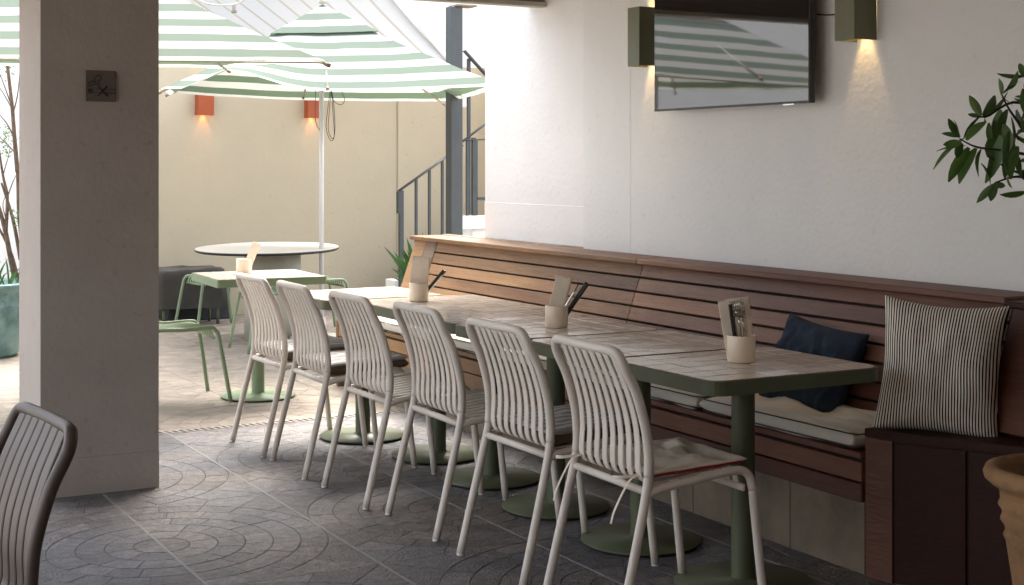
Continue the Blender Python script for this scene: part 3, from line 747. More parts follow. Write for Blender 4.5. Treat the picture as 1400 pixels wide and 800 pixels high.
# ================================================================== CHAIRS
def make_chair(name, label, group, fm, ns=8, sp=.0485, sw=.0285):
    t = thing(name, label, 'chair', (0, 0, 0), group); xo = -.27; r = .0145
    for s in (1, -1):
        leg = [(xo+x, s*y, z) for x, y, z in ((0, .226, .006), (.043, .224, .18), (.088, .220, .36), (.106, .217, .44), (.111, .216, .47))]
        o = MB().tube(smooth_path(leg, 4), r, 12).build('rear_leg', fm, t)
        MB().lathe([(0, 0), (.013, 0), (.0135, .006), (0, .008)], (xo+.0, s*.226, 0), 12).build('foot_cap', glide, o)
        rail = [(xo+x, s*y, z) for x, y, z in ((.104, .217, .418), (.15, .2195, .430), (.24, .221, .441), (.36, .222, .455), (.425, .222, .459), (.458, .222, .452), (.479, .222, .430), (.488, .223, .395))]
        MB().tube(smooth_path(rail, 5), r*.95, 12).build('seat_rail', fm, t)
        fl = [(xo+x, s*y, z) for x, y, z in ((.488, .223, .398), (.498, .224, .30), (.532, .228, .006))]
        o = MB().tube(smooth_path(fl, 4), r*.95, 12).build('front_leg', fm, t)
        MB().lathe([(0, 0), (.013, 0), (.0135, .006), (0, .008)], (xo+.5325, s*.228, 0), 12).build('foot_cap', glide, o)
    half = [(.111, .216, .468), (.113, .2145, .53), (.103, .212, .615), (.072, .210, .72), (.040, .2075, .785), (.028, .204, .812), (.020, .190, .835), (.015, .165, .845)]
    path = [(xo+x, y, z) for x, y, z in half]+[(xo+.012, .08, .8465), (xo+.011, 0, .8465), (xo+.012, -.08, .8465)]+[(xo+x, -y, z) for x, y, z in half[::-1]]
    MB().tube(smooth_path(path, 5), .0150, 12).build('back_frame', fm, t)
    MB().tube([(xo+.105, .213, .424), (xo+.105, 0, .424), (xo+.105, -.213, .424)], .012, 12).build('rear_crossbar', fm, t)
    MB().ribbon([(xo+.462, .214, .400), (xo+.462, 0, .400), (xo+.462, -.214, .400)], .022, .010, V((0, 0, 1))).build('front_crossbar', fm, t)
    prof = [(.020, .842), (.036, .805), (.066, .735), (.094, .645), (.104, .57), (.103, .51), (.105, .475), (.118, .450), (.145, .4415), (.20, .4435), (.30, .453), (.40, .464), (.435, .461), (.456, .444), (.463, .418), (.463, .402)]
    for k in range(ns):
        u = (k-(ns-1)/2)*sp
        pts = [(xo+x, u*(.90 if z > .5 and x < .11 else 1.0) if i > 2 else u*.88, z) for i, (x, z) in enumerate(prof)]
        pts = [(x, u*(.88+.12*min(1, max(0, (.84-z)/.36))) if x < xo+.12 else u, z) for (x, y, z) in pts]
        MB().ribbon(smooth_path(pts, 4), sw, .0060, V((0, 1, 0)), False).build('slat', fm, t)
    return t
chs = [(6.77, 'taupe slatted chair farthest along the row, closest to the drain, with a grey pad'),
       (6.22, 'taupe slatted chair second from the far end, with a striped pad on its seat'),
       (5.585, 'bare slatted taupe chair third from the far end, in front of the drain end tables'),
       (5.00, 'bare slatted taupe chair fourth from the far end, its seat slats showing'),
       (4.34, 'taupe chair second from the near end with a striped grey pad'),
       (3.735, 'taupe chair nearest the camera in the row, with the red piped pad')]
c0 = make_chair('slatted_chair', '', 'taupe slatted metal chairs in a row at the tables', taupe)
build_kids()
xf = [2.236, 2.252, 2.268, 2.310, 2.302, 2.300]
chairs = []
for i, (y, lb_) in enumerate(chs):
    c = c0 if i == 0 else copy_tree(c0)
    c.location = (xf[i]+.27, y, 0); c.rotation_euler.z = R((1.0, -1.2, .4, -.8, .6, -1.6)[i]); c['label'] = lb_; chairs.append(c)
# foreground chair facing the other way
fc = make_chair('slatted_chair', '', '', taupe_shade, 7, .054, .043); fc.location = (.379, 3.324, 0); fc.scale = (1, 1, .975); fc.rotation_euler.z = R(186.7)
fc['label'] = 'slatted chair back with painted-in shade, cropped at the bottom left corner, facing left'
if 'group' in fc: del fc['group']

# seat pads
def pad(i, top_m, side_m, label, dx=.02, red=False):
    cx, cy = xf[i]+.27+dx, chs[i][0]; t = thing('seat_pad', label, 'cushion', (cx, cy, .45))
    rz = Matrix.Rotation(chairs[i].rotation_euler.z, 4, 'Z')
    def Mz(z): return Matrix.Translation((cx, cy, z)) @ rz @ Matrix.Rotation(R(-2.2), 4, 'Y')
    if red:
        pillow('pad_top', top_m, .375, .385, .016, t, 34, 14, .014, .012, 3, Mz(.475))
        pts = []
        for a in [(-.185, -.19), (.187, -.19), (.187, .19), (-.185, .19)]: pts.append(a)
        path = []
        for k in range(4):
            a = V(pts[k]); b = V(pts[(k+1) % 4])
            for q in range(8): p = a.lerp(b, q/8+.06); path.append(Mz(.469) @ V((p.x, p.y, .001*math.sin(q*2.2+k))))
        MB().tube(path, .0042, 8, closed=True).build('red_piping', red_m, t)
        for s in (.17, -.17):
            p0 = V((xf[i]+.13, cy+s, .468)); q = smooth_path([p0, p0+V((-.05, .01, -.01)), p0+V((-.075, .02, -.05)), p0+V((-.09, .045, -.11)), p0+V((-.10, .05, -.15))], 4)
            MB().ribbon(q, .010, .0015, V((0, 1, 0))).build('tie', top_m, t)
            q = smooth_path([p0, p0+V((-.05, .012, -.004)), p0+V((-.08, .03, -.008)), p0+V((-.085, .06, -.012))], 4)
            MB().ribbon(q, .010, .0015, V((0, 0, 1))).build('tie', top_m, t)
    else:
        pillow('pad_top', top_m, .385, .40, .020, t, 22, 16, .01, .004, i, Mz(.499))
        pillow('pad_base', side_m, .392, .406, .042, t, 22, 18, .008, .003, i+3, Mz(.4735))
pad(5, padplain, padplain, 'thin beige pad with red piping on the nearest row chair', red=True, dx=.035)
pad(4, padtop, padside, 'thick grey striped pad with brown sides on the second nearest chair', dx=.05)
pad(1, padtop, padside, 'white and grey striped pad with olive brown sides on the second farthest chair', dx=.05)
pad(0, padtop, padside, 'pale grey pad on the farthest chair of the row', dx=.05)

# green stools
def make_stool(label, group):
    t = thing('green_stool', label, 'stool', (0, 0, 0), group); hw, hl = .20, .205; r = .0125
    for s in (1, -1):
        arch = [(-hl-.062, s*(hw+.03), .006), (-hl-.002, s*hw, .37), (-hl+.02, s*hw, .425), (-hl+.055, s*hw, .444), (0, s*hw, .440), (hl-.055, s*hw, .444), (hl-.02, s*hw, .425), (hl+.002, s*hw, .37), (hl+.062, s*(hw+.03), .006)]
        pth = smooth_path(arch, 6); n = len(pth)
        MB().tube(pth[9:n-9], r, 10).build('seat_rail', green_lt, t)
        MB().tube(pth[:10], r, 10).build('leg', green_lt, t); MB().tube(pth[n-10:], r, 10).build('leg', green_lt, t)
    for k in range(8):
        u = (k-3.5)*.046
        MB().ribbon(smooth_path([(-hl+.03, u, .385), (-hl+.036, u, .42), (-hl+.065, u, .443), (0, u, .437), (hl-.065, u, .443), (hl-.036, u, .42), (hl-.03, u, .385)], 4), .021, .006).build('slat', green_lt, t)
    for s in (1, -1): MB().ribbon([(s*(hl-.03), hw-.005, .388), (s*(hl-.03), -hw+.005, .388)], .018, .008, V((0, 0, 1))).build('crossbar', green_lt, t)
    return t
s0 = make_stool('pale green slatted stool beside the pillar', 'pale green metal stools')
build_kids()
for i, (x, y, rz, lab) in enumerate(((2.325, 8.38, 0, 'pale green slatted stool half hidden behind the pillar edge'),
        (3.66, 11.95, 8, 'pale green stool in front of the dark covered chair'),
        (3.62, 10.35, 0, 'pale green stool mostly behind the courtyard table, below its right end'),
        (4.33, 11.3, 0, 'pale green stool right of the courtyard table by the parasol pole'))):
    s = s0 if i == 0 else copy_tree(s0)
    s.location = (x, y, 0); s.rotation_euler.z = R(rz); s['label'] = lab

# ================================================================== TV
tv = thing('television', 'large flat black television on the white wall reflecting the parasols', 'television', (3.97, 5.18, 1.66))
B((3.956, 4.605, 1.662), (3.985, 5.748, 2.312), .003).build('bezel', black_pl, tv)
B((3.9535, 4.612, 1.671), (3.9575, 5.741, 2.305), .0005).build('screen', tvglass, tv)
B((3.986, 4.85, 1.76), (4.02, 5.5, 2.2), .01).build('rear_housing', black_pl, tv)
B((4.02, 4.95, 1.85), (4.049, 5.4, 2.1), .003).build('wall_bracket', black_pl, tv)
B((3.953, 4.608, 1.662), (3.9563, 5.745, 1.6675), .0008).build('bottom_trim', charcoal, tv)
B((3.951, 4.70, 1.655), (3.958, 4.775, 1.6625), .001).build('sensor_tab', steel, tv)
tag(MB().tube(smooth_path([(4.04, 4.66, 2.04), (4.044, 4.58, 2.03), (4.045, 4.48, 2.035)]), .003, 6).build('power_cable', black_pl), 'thin dark cable between the television and the right wall lamp', 'cable')

# ================================================================== WALL LAMPS
def sconce(name, label, x0, x1, y0, y1, z0, z1, m, col, pw, group, axis):
    t = thing(name, label, 'lamp', ((x0+x1)/2, (y0+y1)/2, z0), group); th = .004
    mb = MB()
    if axis == 'X':   # mounted on a wall facing -X
        B((x0, y0, z0), (x0+th, y1, z1), .001).build('front_plate', m, t)
        B((x0+th, y0, z0), (x1-.001, y0+th, z1), .001).build('side_plate', m, t); B((x0+th, y1-th, z0), (x1-.001, y1, z1), .001).build('side_plate', m, t)
        cx, cy = x1-.03, (y0+y1)/2
    else:
        B((x0, y0, z0), (x1, y0+th, z1), .001).build('front_plate', m, t)
        B((x0, y0+th, z0), (x0+th, y1-.001, z1), .001).build('side_plate', m, t); B((x1-th, y0+th, z0), (x1, y1-.001, z1), .001).build('side_plate', m, t)
        cx, cy = (x0+x1)/2, y1-.03
    zc = (z0+z1)/2
    MB().lathe([(0, -.03), (.012, -.03), (.012, .03), (0, .03)], (cx, cy, zc), 16).build('bulb_holder', glow, t)
    for s in (1, -1):
        l = bpy.data.lights.new('lamp_light', 'SPOT'); lo = bpy.data.objects.new('lamp_light', l); C.objects.link(lo)
        l.energy = pw; l.color = col; l.spot_size = R(44); l.spot_blend = .25; l.shadow_soft_size = .012
        lo.location = (cx, cy, zc+s*.034); lo.rotation_euler = (0 if s < 0 else math.pi, 0, 0)
G1 = 'olive box wall lamps beside the television'
sconce('wall_lamp', 'olive green box wall lamp left of the television, partly behind it', 3.93, 4.05, 5.839, 5.943, 1.893, 2.184, olive, (1, .62, .26), .9, G1, 'X')
sconce('wall_lamp', 'lit olive green box wall lamp right of the television', 3.93, 4.05, 4.309, 4.425, 1.904, 2.20, olive, (1, .62, .26), .9, G1, 'X')
G2 = 'orange wall lamps on the cream wall'
sconce('orange_wall_lamp', 'orange box wall lamp on the cream wall, nearer the pillar', 3.775, 3.925, 12.84, 12.95, 1.862, 2.09, orange, (1, .42, .16), .9, G2, 'Y')
sconce('orange_wall_lamp', 'orange box wall lamp on the cream wall behind the parasol pole', 4.845, 4.985, 12.84, 12.95, 1.853, 2.08, orange, (1, .42, .16), .9, G2, 'Y')

# ================================================================== PARASOLS
def canopy_mesh(apex, corners, sag, n=16, hang=0.0, scale=1.0, dz=0, lift=None, umax=1.0):
    """four triangular panels between ribs; uv.x runs 0 at apex to 1 at the hem"""
    mb = MB(); A = V(apex)
    for k in range(4):
        P = V(corners[k]); Qc = V(corners[(k+1) % 4]); base = len(mb.v); vs = []
        for i in range(n+1):
            a = i/n*scale
            for j in range(n+1):
                b = j/n; E = P.lerp(Qc, b); q = A.lerp(E, a)
                q.z -= sag*a*(4*b*(1-b))*(.3+.7*a)+.10*a*(1-a)
                pull = 4*b*(1-b)*a*a*.045          # hem curves inwards between ribs
                ctr = (P+Qc)/2; inw = (A-ctr); inw.z = 0; q += inw.normalized()*pull
                if lift and k == lift[0]:
                    q.z += lift[2]*math.exp(-((b-lift[1])/(.075 if b < lift[1] else .17))**2)*a**3
                    q.z -= lift[3]*math.exp(-((b-lift[4])/.12)**2)*a**4
                q.z += .006*noise.noise(V((q.x*3, q.y*3, q.z)))+.004*noise.noise(V((q.x*9, q.y*9, 0)))
                q.z += dz
                mb.uv[base+len(vs)] = ((1-a)*umax, b); vs.append(q)
        fs = [[i*(n+1)+j, (i+1)*(n+1)+j, (i+1)*(n+1)+j+1, i*(n+1)+j+1] for i in range(n) for j in range(n)]
        mb.add(vs, fs, True)
    return mb
def parasol(label, apex, cor, sag, m, base, lift=None, cyc=7):
    t = thing('parasol', label, 'parasol', (base[0], base[1], 0), 'green and white striped parasols over the courtyard')
    canopy_mesh(apex, cor, sag, lift=lift).build('canopy', m, t)
    canopy_mesh(apex, cor, sag, scale=.34, dz=.024, n=8).build('vent_flap', m, t)
    A = V(apex)
    MB().tube([(base[0], base[1], .06), (base[0], base[1], apex[2]-.02)], .019, 16).build('pole', silver, t)
    MB().lathe([(.0, 0), (.25, 0), (.25, .045), (.04, .06), (.03, .20), (0, .20)], (base[0], base[1], 0), 32).build('base', greybeige, t)
    MB().lathe([(0, .0), (.03, 0), (.022, .03), (0, .06)], (apex[0], apex[1], apex[2]+.03), 16).build('finial', greybeige, t)
    hub = V((base[0], base[1], apex[2]-.42)); MB().lathe([(.022, -.03), (.04, -.03), (.04, .03), (.022, .03)], tuple(hub), 16).build('hub', black_pl, t)
    for k in range(4):
        P = V(cor[k]); Qc = V(cor[(k+1) % 4])
        for j, E in enumerate((P, A.lerp((P+Qc)/2-V((0, 0, sag)), .93))):
            pts = [A.lerp(E, a)-V((0, 0, .10*a*(1-a)+.02+(0 if j == 0 else 0))) for a in (0.02, .25, .5, .75, 1.0)]
            rb = MB().tube(pts, .009, 8).build('rib', greybeige, t)
            mid = pts[2]; MB().tube([tuple(hub), tuple(mid)], .006, 6).build('strut', greybeige, rb)
            MB().tube([pts[-1], pts[-1]+(pts[-1]-pts[-2]).normalized()*.03], .012, 8).build('rib_tip', wood_g, rb)
        # hem
    return t
U1 = [(2.938, 7.515, 1.99), (3.131, 9.92, 2.10), (.727, 10.113, 2.05), (.533, 7.708, 1.94)]
U2 = [(4.648, 8.549, 1.95), (5.356, 10.96, 1.95), (3.442, 12.641-.15, 1.95), (2.733, 10.231, 1.95)]
U2[2] = (2.733+5.356-4.648, 10.231+10.96-8.549, 2.05)
parasol('green and white striped parasol crossing behind the top of the pillar', (1.83, 8.81, 2.73), U1, .0, can1, (1.83, 8.81))
parasol('green and white striped parasol on the white pole, in front of the orange lamps', (4.111, 10.579, 2.65), U2, .03, can2, (4.111, 10.60), lift=(3, .19, .155, .0, .1))
# near hem frame tube of parasol one
tag(MB().tube([V(U1[3])-V((0, 0, .012)), V(U1[0])-V((0, 0, .012))], .0055, 8).build('parasol_edge_rod', greybeige), 'thin edge rod stretched along the hem of the parasol behind the pillar', 'rod')
# cords on the pole
cb = thing('hanging_cord', 'loops of thin black cord hanging on the white parasol pole', 'cord', (4.10, 10.55, 1.9))
def cp(px, py, Z=11.15):
    a = (px-700)/1944*Z; return (FX[0]*Z+RX[0]*a, FX[1]*Z+RX[1]*a, 1.4+(226-py)/1944*Z)
for path in ([(432, 118), (431, 150), (432, 168), (437, 178)], [(452, 120), (448, 150), (446, 175), (452, 192), (457, 185), (455, 150), (453, 120)], [(453, 122), (450, 155), (449, 178), (455, 190), (458, 175), (456, 140), (453, 122)], [(453, 130), (458, 140), (467, 143), (471, 136), (466, 122)]):
    MB().tube(smooth_path([cp(*q) for q in path], 5), .0026, 6).build('cord_loop', black_pl, cb)
# festoon cable
fl = thing('festoon_light', 'drooping festoon cable with one small bulb socket at the top', 'light', (3, 9, 2.6))
def cq(px, py, Z=9.6): return cp(px, py, Z)
MB().tube(smooth_path([cq(262, -10), cq(275, 2), cq(295, 7), cq(318, 6.5), cq(332, 1), cq(345, -12)], 6), .005, 6).build('cable', greybeige, fl)
c_ = cq(320, 9)
MB().lathe([(0, -.045), (.017, -.045), (.020, -.03), (.014, -.02), (.014, .01), (0, .012)], c_, 14).build('bulb_socket', bulb_m, fl)

# background awning
aw = MB()
def ap(px, py, Z): return V(cp(px, py, Z))
na = 12
P00 = ap(60, -160, 14.6); P01 = ap(395, 92, 12.9); P10 = ap(480, -75, 14.2); P11 = ap(622, 93, 12.9)
vs_ = []
for i in range(na+1):
    for j in range(na+1):
        a = i/na; b = j/na; q = P00.lerp(P10, a).lerp(P01.lerp(P11, a), b); q.z -= .05*math.sin(b*math.pi); aw.uv[len(vs_)] = (a, b); vs_.append(q)
aw.add(vs_, [[i*(na+1)+j, (i+1)*(na+1)+j, (i+1)*(na+1)+j+1, i*(na+1)+j+1] for i in range(na) for j in range(na)], True)
at = thing('awning', 'white sloping awning with faint cream stripes behind the parasols', 'awning', (3.5, 13, 2.5))
aw.build('awning_cloth', awn_m, at)
MB().tube([P10, P11], .02, 8).build('edge_bar', laminate, at)

# ================================================================== STAIR, POST
sp_ = thing('steel_post', 'dark grey square steel post rising beyond the bench end', 'post', (5.036, 10.1, 0))
B((4.985, 10.05, 0), (5.087, 10.152, 2.655), .003).build('shaft', charcoal, sp_)
B((5.02, 10.02, 2.657), (5.20, 10.17, 2.672), .002).build('top_plate', wood_g, sp_)
st = thing('staircase', 'pale rendered staircase with dark steel railing behind the bench', 'stairs', (5.8, 12.3, 0))
for k in range(5):
    B((5.10+.265*k, 11.97, 0), (6.6, 12.195, .17*(k+1)), .004).build('step', white_up, st)
B((6.02, 11.90, .80), (6.6, 11.968, .926), .004).build('landing_edge', white_up, st)
rl = thing('stair_railing', 'charcoal steel stair railing with vertical balusters', 'railing', (5.4, 11.9, 0))
def rz_(x): return 1.159+(x-5.366)*(.316/.491)
MB().ribbon([(5.366, 11.9, 1.165), (6.02, 11.9, rz_(6.02)+.006)], .05, .014, V((0, 1, 0))).build('handrail', charcoal, rl)
MB().ribbon([(6.0, 11.9, 1.635), (6.6, 11.9, 1.655)], .05, .014, V((0, 1, 0))).build('handrail', charcoal, rl)
B((5.37, 11.88, 0), (5.41, 11.92, 1.17), .002).build('newel_post', charcoal, rl)
B((5.352, 11.875, .96), (5.369, 11.925, 1.16), .002).build('newel_bracket', charcoal, rl)
for x in (5.542, 5.677, 5.81, 5.944): B((x-.012, 11.888, .1), (x+.012, 11.912, rz_(x)), .002).build('baluster', charcoal, rl)
for x in (6.07, 6.165): B((x-.012, 11.888, .93), (x+.012, 11.912, 1.63), .002).build('baluster', charcoal, rl)
B((6.12, 11.88, .93), (6.155, 11.92, 1.66), .002).build('landing_post', charcoal, rl)
MB().ribbon([(6.02, 11.97, 1.60), (6.5, 11.97, 1.93)], .04, .014, V((0, 1, 0))).build('handrail', charcoal, rl)
B((6.17, 11.88, 1.07), (6.5, 11.915, 1.10), .002).build('bottom_rail', charcoal, rl)
B((6.18, 12.10, .93), (6.21, 12.13, 2.42), .002).build('upper_post', charcoal, rl)
MB().ribbon([(6.13, 12.08, 2.49), (6.62, 12.08, 2.02)], .05, .02, V((0, 1, 0))).build('upper_handrail', charcoal, rl)
tag(B((6.10, 12.10, 1.95), (6.17, 12.19, 2.08), .01).build('bulkhead_lamp', cotton), 'small unlit cream bulkhead fitting right of the steel post', 'lamp')

# ================================================================== PLANTS AND POTS
def leaf_mesh(L_, W_, bend=.25, name='leaf', nseg=5):
    vs = []; fs = []
    for i in range(nseg+1):
        t = i/nseg; w2 = W_/2*math.sin(math.pi*min(1, (t*.92+.06)))**.75; x = L_*t; z = -bend*L_*t*t
        vs += [(x, -w2, z+w2*.35), (x, 0, z), (x, w2, z+w2*.35)]
    for i in range(nseg):
        a = i*3; fs += [[a, a+3, a+4, a+1], [a+1, a+4, a+5, a+2]]
    me = bpy.data.meshes.new(name); me.from_pydata(vs, [], fs); me.polygons.foreach_set('use_smooth', [True]*len(fs)); return me
def put_leaf(me, m, parent, p, d, roll, s=1, name='leaf'):
    o = bpy.data.objects.new(name, me)
    if not me.materials: me.materials.append(m)
    C.objects.link(o); o.parent = parent
    q = V(d).normalized().to_track_quat('X', 'Z'); M = q.to_matrix().to_4x4() @ Matrix.Rotation(roll, 4, 'X')
    o.matrix_local = Matrix.Translation(V(p)-parent.location) @ M @ Matrix.Scale(s, 4); return o
# terracotta pot at the right
def cs(px, py, Z): 
    return V(cp(px, py, Z))
PC = cs(1462, 226, 3.9); PC.z = 0
tp = thing('terracotta_pot', 'weathered ringed terracotta pot cut off by the right edge', 'pot', tuple(PC))
MB().lathe([(0, 0), (.125, 0), (.13, .02), (.148, .25), (.165, .36), (.172, .375), (.166, .39), (.170, .405), (.180, .42), (.174, .437), (.178, .45), (.186, .462), (.180, .475), (.182, .50), (.190, .512), (.205, .52), (.222, .535), (.226, .550), (.220, .565), (.200, .572), (.188, .566), (.183, .55), (.176, .50), (0, .49)], tuple(PC), 64, wob=.012).build('pot_body', terra, tp)
MB().disc((PC.x, PC.y), .178, .515, 40).build('soil', soil, tp)
pt = thing('potted_tree', 'dark leaved small tree reaching into the picture from the right edge', 'tree', (PC.x, PC.y, .52))
trunk = smooth_path([PC+V((0, 0, .50)), PC+V((.02, 0, .8)), PC+V((.0, .02, 1.1)), cs(1440, 240, 3.9), cs(1425, 150, 3.9), cs(1440, 60, 3.92)], 5)
MB().tube(trunk, [.017-.008*i/len(trunk) for i in range(len(trunk))], 8).build('trunk', bark_d, pt)
br = [[(1438, 262, 3.9), (1402, 241, 3.9), (1378, 230, 3.88), (1350, 214, 3.86)], [(1404, 243, 3.9), (1385, 242, 3.87), (1360, 250, 3.85)],
      [(1425, 215, 3.9), (1372, 206, 3.86), (1335, 201, 3.84), (1312, 190, 3.83)], [(1430, 150, 3.92), (1385, 140, 3.9), (1352, 158, 3.86), (1335, 160, 3.84)],
      [(1432, 180, 3.92), (1400, 178, 3.94), (1378, 196, 3.95), (1362, 214, 3.94)], [(1400, 178, 3.9), (1380, 150, 3.88), (1369, 128, 3.88)], [(1425, 120, 3.9), (1402, 150, 3.88), (1396, 178, 3.88)]]
for b_ in br:
    q = smooth_path([cs(*c) for c in b_], 4); MB().tube(q, [.0045-.0028*i/len(q) for i in range(len(q))], 6).build('branch', bark_d, pt)
lm = [leaf_mesh(.062, .024, .12), leaf_mesh(.055, .028, .2), leaf_mesh(.070, .022, .15)]
for m_ in lm: m_.materials.append(leaf_d)
lv = [(1318, 190, 1282, 219), (1315, 195, 1293, 198), (1312, 188, 1300, 170), (1310, 186, 1307, 168), (1316, 196, 1307, 214), (1312, 187, 1296, 183), (1318, 190, 1334, 163), (1322, 192, 1342, 166),
      (1325, 202, 1304, 233), (1335, 203, 1314, 238), (1342, 205, 1332, 236), (1320, 200, 1292, 201), (1341, 158, 1329, 137), (1343, 158, 1363, 135), (1345, 160, 1372, 139), (1340, 159, 1327, 157), (1346, 162, 1346, 172),
      (1352, 168, 1353, 188), (1369, 130, 1368, 113), (1376, 122, 1394, 102), (1368, 133, 1381, 140), (1372, 128, 1384, 118), (1366, 180, 1352, 212), (1368, 185, 1358, 230), (1370, 200, 1355, 222), (1341, 224, 1357, 247), (1358, 252, 1343, 269), (1358, 252, 1372, 254), (1364, 250, 1352, 272),
      (1380, 180, 1374, 215), (1384, 190, 1380, 232), (1378, 150, 1366, 180), (1382, 160, 1388, 190), (1360, 165, 1366, 190), (1372, 170, 1380, 205), (1390, 150, 1398, 175), (1392, 200, 1384, 226), (1378, 240, 1380, 255), (1394, 215, 1393, 235), (1388, 132, 1402, 134), (1386, 135, 1400, 142),
      (1390, 190, 1402, 192), (1374, 205, 1376, 236), (1368, 150, 1360, 172), (1396, 160, 1402, 178), (1400, 120, 1412, 100), (1405, 140, 1425, 155), (1410, 190, 1430, 200), (1420, 230, 1430, 260), (1430, 100, 1445, 80), (1412, 165, 1420, 190), (1438, 140, 1455, 165)]
rr = random.Random(2)
for k, (a, b, c, d) in enumerate(lv):
    z0 = 3.86+rr.uniform(-.03, .05); p = cs(a, b, z0); q = cs(c, d, z0+rr.uniform(-.02, .02)); L_ = (q-p).length
    me = lm[k % 3]; put_leaf(me, leaf_d, pt, p, q-p, rr.uniform(-1.4, 1.4)+R(60), L_/(.060)*1.25)
for k in range(34):
    z0 = 3.9+rr.uniform(-.12, .14); a = rr.gauss(1430, 25); b = rr.gauss(185, 55)
    if a < 1392: a = 1392+rr.uniform(0, 40)
    p = cs(a, b, z0); put_leaf(lm[k % 3], leaf_d, pt, p, (rr.uniform(-1, 1), rr.uniform(-1, 1), rr.uniform(-1, .3)), rr.uniform(0, 6), rr.uniform(.8, 1.15))

# strap leaved plant behind the bench end
sp2 = thing('strap_leaf_plant', 'green strap leaved plant behind the far end of the bench', 'plant', (4.20, 8.95, 0))
rr = random.Random(8)
base = V((4.20, 8.95, .40))
MB().lathe([(0, 0), (.12, 0), (.17, .45), (.155, .46), (.14, .42), (0, .42)], (4.20, 8.95, 0), 28).build('pot', charcoal, sp2)
for k in range(34):
    a = rr.uniform(0, 6.28); L_ = rr.uniform(.28, .46); out = rr.uniform(.12, .30); tip = base+V((math.cos(a)*out, math.sin(a)*out, L_*.95))
    if k < 20:
        tg = [(538, 344), (541, 371), (568, 320), (556, 325), (578, 317), (603, 318), (592, 320), (540, 352), (548, 384), (551, 340), (545, 362), (560, 332), (572, 326), (586, 322), (537, 380), (549, 372), (562, 352), (556, 364), (546, 350), (598, 326)][k]
        tip = V(cp(tg[0], tg[1], 9.75+.05*(k % 3))); out = 0
    mid = base.lerp(tip, .5)+V((0, 0, .07))
    q = smooth_path([base+V((rr.uniform(-.03, .03), rr.uniform(-.03, .03), .02)), base.lerp(mid, .6)+V((0, 0, .02)), mid, tip], 3)
    mb = MB(); w0 = rr.uniform(.040, .058); n = len(q); sdv = (tip-base).cross(V((FX[0], FX[1], .25))).normalized(); vs = []
    for i, p in enumerate(q):
        t = i/(n-1); ww = w0/2*(1-.98*t**3)*(.6+.4*min(1, t*3)); vs += [p-sdv*ww+V((0, 0, ww*.3)), p, p+sdv*ww+V((0, 0, ww*.3))]
    fs = []
    for i in range(n-1):
        c = i*3; fs += [[c, c+3, c+4, c+1], [c+1, c+4, c+5, c+2]]
    mb.add(vs, fs, True); mb.build('leaf', leaf_b, sp2)

# glazed pot and bare tree on the left
LP = V((1.62, 11.02, 0))
gp = thing('glazed_pot', 'large teal glazed pot with rope trim left of the pillar', 'pot', tuple(LP))
MB().lathe([(0, 0), (.24, 0), (.27, .03), (.31, .20), (.315, .36), (.325, .375), (.318, .39), (.325, .46), (.34, .50), (.365, .515), (.368, .535), (.35, .545), (.33, .53), (.30, .48), (0, .47)], tuple(LP), 56, wob=.006).build('pot_body', teal, gp)
pts = [(LP.x+.322*math.cos(a*.0873), LP.y+.322*math.sin(a*.0873), .376+.004*(a % 2)) for a in range(72)]
MB().tube(pts, .007, 6, closed=True).build('rope_trim', teal, gp)
MB().disc((LP.x, LP.y), .315, .50, 40).build('soil', soil, gp)
qz = V((1.74, 10.72, .445)); MB().lathe([(0, -.01), (.03, -.01), (.03, .01), (.012, .014), (0, .014)], (0, 0, 0), 16).build('rosette', teal, gp, origin=(0, 0, 0)).matrix_local = Matrix.Translation(qz-LP) @ Matrix.Rotation(R(90), 4, 'X')
bt = thing('bare_tree', 'thin bare branched tree growing from the teal pot', 'tree', (LP.x, LP.y, .5))
def lq(px, py, Z=10.6): return V(cp(px, py, Z))
BR = [([(22, 388), (14, 350), (6, 310), (-6, 270)], .022, .014), ([(25, 386), (18, 355), (8, 330), (-8, 300)], .014, .008), ([(8, 318), (10, 270), (4, 240), (-2, 200)], .014, .007), ([(28, 355), (20, 310), (12, 280), (2, 250)], .015, .008),
      ([(24, 235), (20, 190), (17, 150), (12, 105), (9, 80)], .017, .010), ([(30, 330), (26, 290), (25, 250), (24, 230)], .016, .014), ([(20, 190), (10, 170), (2, 160), (-6, 150)], .006, .003), ([(18, 155), (24, 130), (27, 100)], .006, .003), ([(17, 150), (6, 130), (-2, 118)], .005, .0025), ([(22, 210), (8, 196), (-2, 186)], .005, .0025),
      ([(10, 270), (18, 248), (24, 236)], .005, .002), ([(8, 300), (4, 280), (10, 262)], .004, .002), ([(4, 240), (12, 212), (14, 200)], .004, .002), ([(14, 140), (4, 112), (-2, 96)], .005, .002)]
for pth, a, b in BR:
    q = smooth_path([lq(x, y, 10.6+.002*(y-250)) for x, y in pth], 5); n = len(q); MB().tube(q, [a+(b-a)*i/(n-1) for i in range(n)], 8).build('branch', bark, bt)
rr = random.Random(4); mb = MB()
for k in range(190):
    c = [(6, 92), (12, 98), (3, 190), (8, 182), (14, 188), (22, 295), (24, 300), (4, 205)][k % 8]; p = lq(rr.gauss(c[0], 5), rr.gauss(c[1], 6), 10.6+rr.uniform(-.1, .1)); s = rr.uniform(.010, .020); d = V((rr.uniform(-1, 1), rr.uniform(-1, 1), rr.uniform(-1, 1))).normalized(); e = d.orthogonal().normalized()
    mb.add([p, p+d*s+e*s*.45, p+d*s*2, p+d*s-e*s*.45], [[0, 1, 2, 3]])
for k in range(26):
    x, y = rr.uniform(-5, 28), rr.uniform(120, 330); p = lq(x, y, 10.6)
mb.build('foliage', leaf_d, bt)['kind'] = 'stuff'
mb = MB()
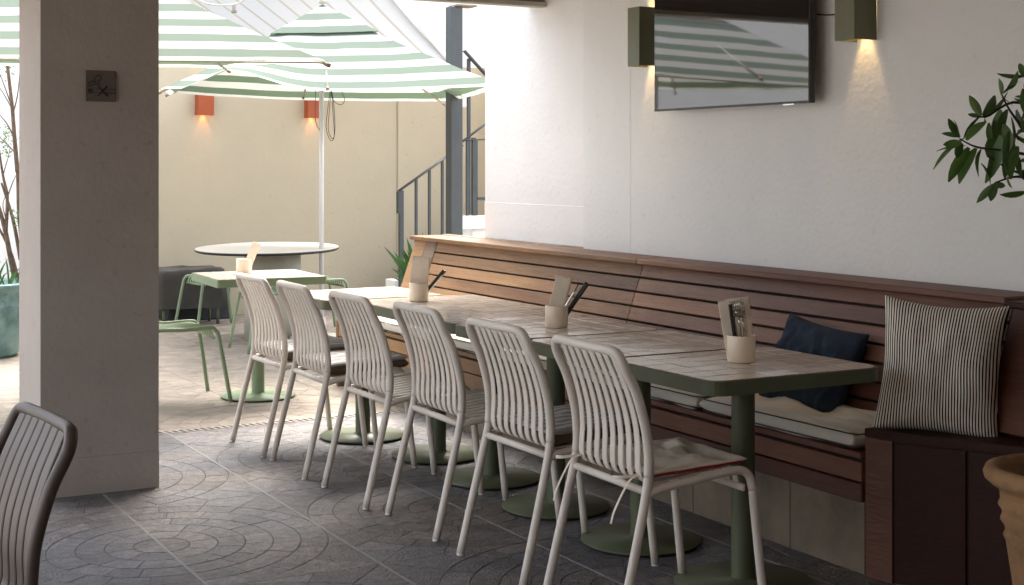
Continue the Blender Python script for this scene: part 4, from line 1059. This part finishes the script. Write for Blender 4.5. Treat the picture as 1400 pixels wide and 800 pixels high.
for k in range(40):
    bx = LP+V((rr.uniform(-.24, .24), rr.uniform(-.24, .1), .5)); h = rr.uniform(.10, .24); a = rr.uniform(0, 6.28); tip = bx+V((math.cos(a)*.09, math.sin(a)*.09, h)); s_ = V((RX[0], RX[1], 0))*.007
    m_ = bx.lerp(tip, .55)+V((0, 0, .03)); mb.add([bx-s_, bx+s_, m_+s_, m_-s_, tip], [[0, 1, 2, 3], [3, 2, 4]])
tag(mb.build('grass', leaf_b, None, origin=(LP.x, LP.y, .5)), 'tuft of grassy leaves growing at the foot of the bare tree in the pot', 'grass', kind='stuff')

# covered furniture by the cream wall
def drape(name, m, x0, x1, y0, y1, z0, z1, label, seed, legs=False):
    t = thing(name, label, 'cover', ((x0+x1)/2, (y0+y1)/2, 0)); n = 18; vs = []; mb = MB(); hx, hy = (x1-x0)/2, (y1-y0)/2
    prof = [(0, z1), (.5, z1+.004), (.88, z1-.002), (.97, z1-.02), (1.0, z1-.06), (1.0, (z0+z1)/2), (1.03, z0+.06), (1.04, z0)]
    for i, (s, z) in enumerate(prof):
        for k in range(48):
            a = 2*math.pi*k/48; c, d = math.cos(a), math.sin(a); q = 1/max(abs(c), abs(d))**.82
            w_ = 1+.035*noise.noise(V((c*3, d*3, z*5+seed)))*(1 if s > .9 else .2)
            vs.append(((x0+x1)/2+hx*s*c*q*w_, (y0+y1)/2+hy*s*d*q*w_, z+.014*noise.noise(V((c*2, d*2+seed, z*3)))))
    fs = [[i*48+k, (i+1)*48+k, (i+1)*48+(k+1) % 48, i*48+(k+1) % 48] for i in range(len(prof)-1) for k in range(48)]
    mb.add(vs, fs, True); mb.build('cover', m, t)
    if legs:
        for sx in (-.75, .75):
            for sy in (-.75, .75): MB().tube([((x0+x1)/2+hx*sx, (y0+y1)/2+hy*sy, 0), ((x0+x1)/2+hx*sx, (y0+y1)/2+hy*sy, z0+.05)], .014, 8).build('leg', green, t)
drape('covered_armchair', cover_g, 3.22, 3.86, 12.22, 12.55, .15, .50, 'dark grey cover draped over low furniture right of the pillar', 2, True)
drape('covered_box', cover_b, 3.42, 4.02, 12.6, 12.92, .01, .42, 'black cover over a low box against the cream wall', 6)
bpy.context.view_layer.update()
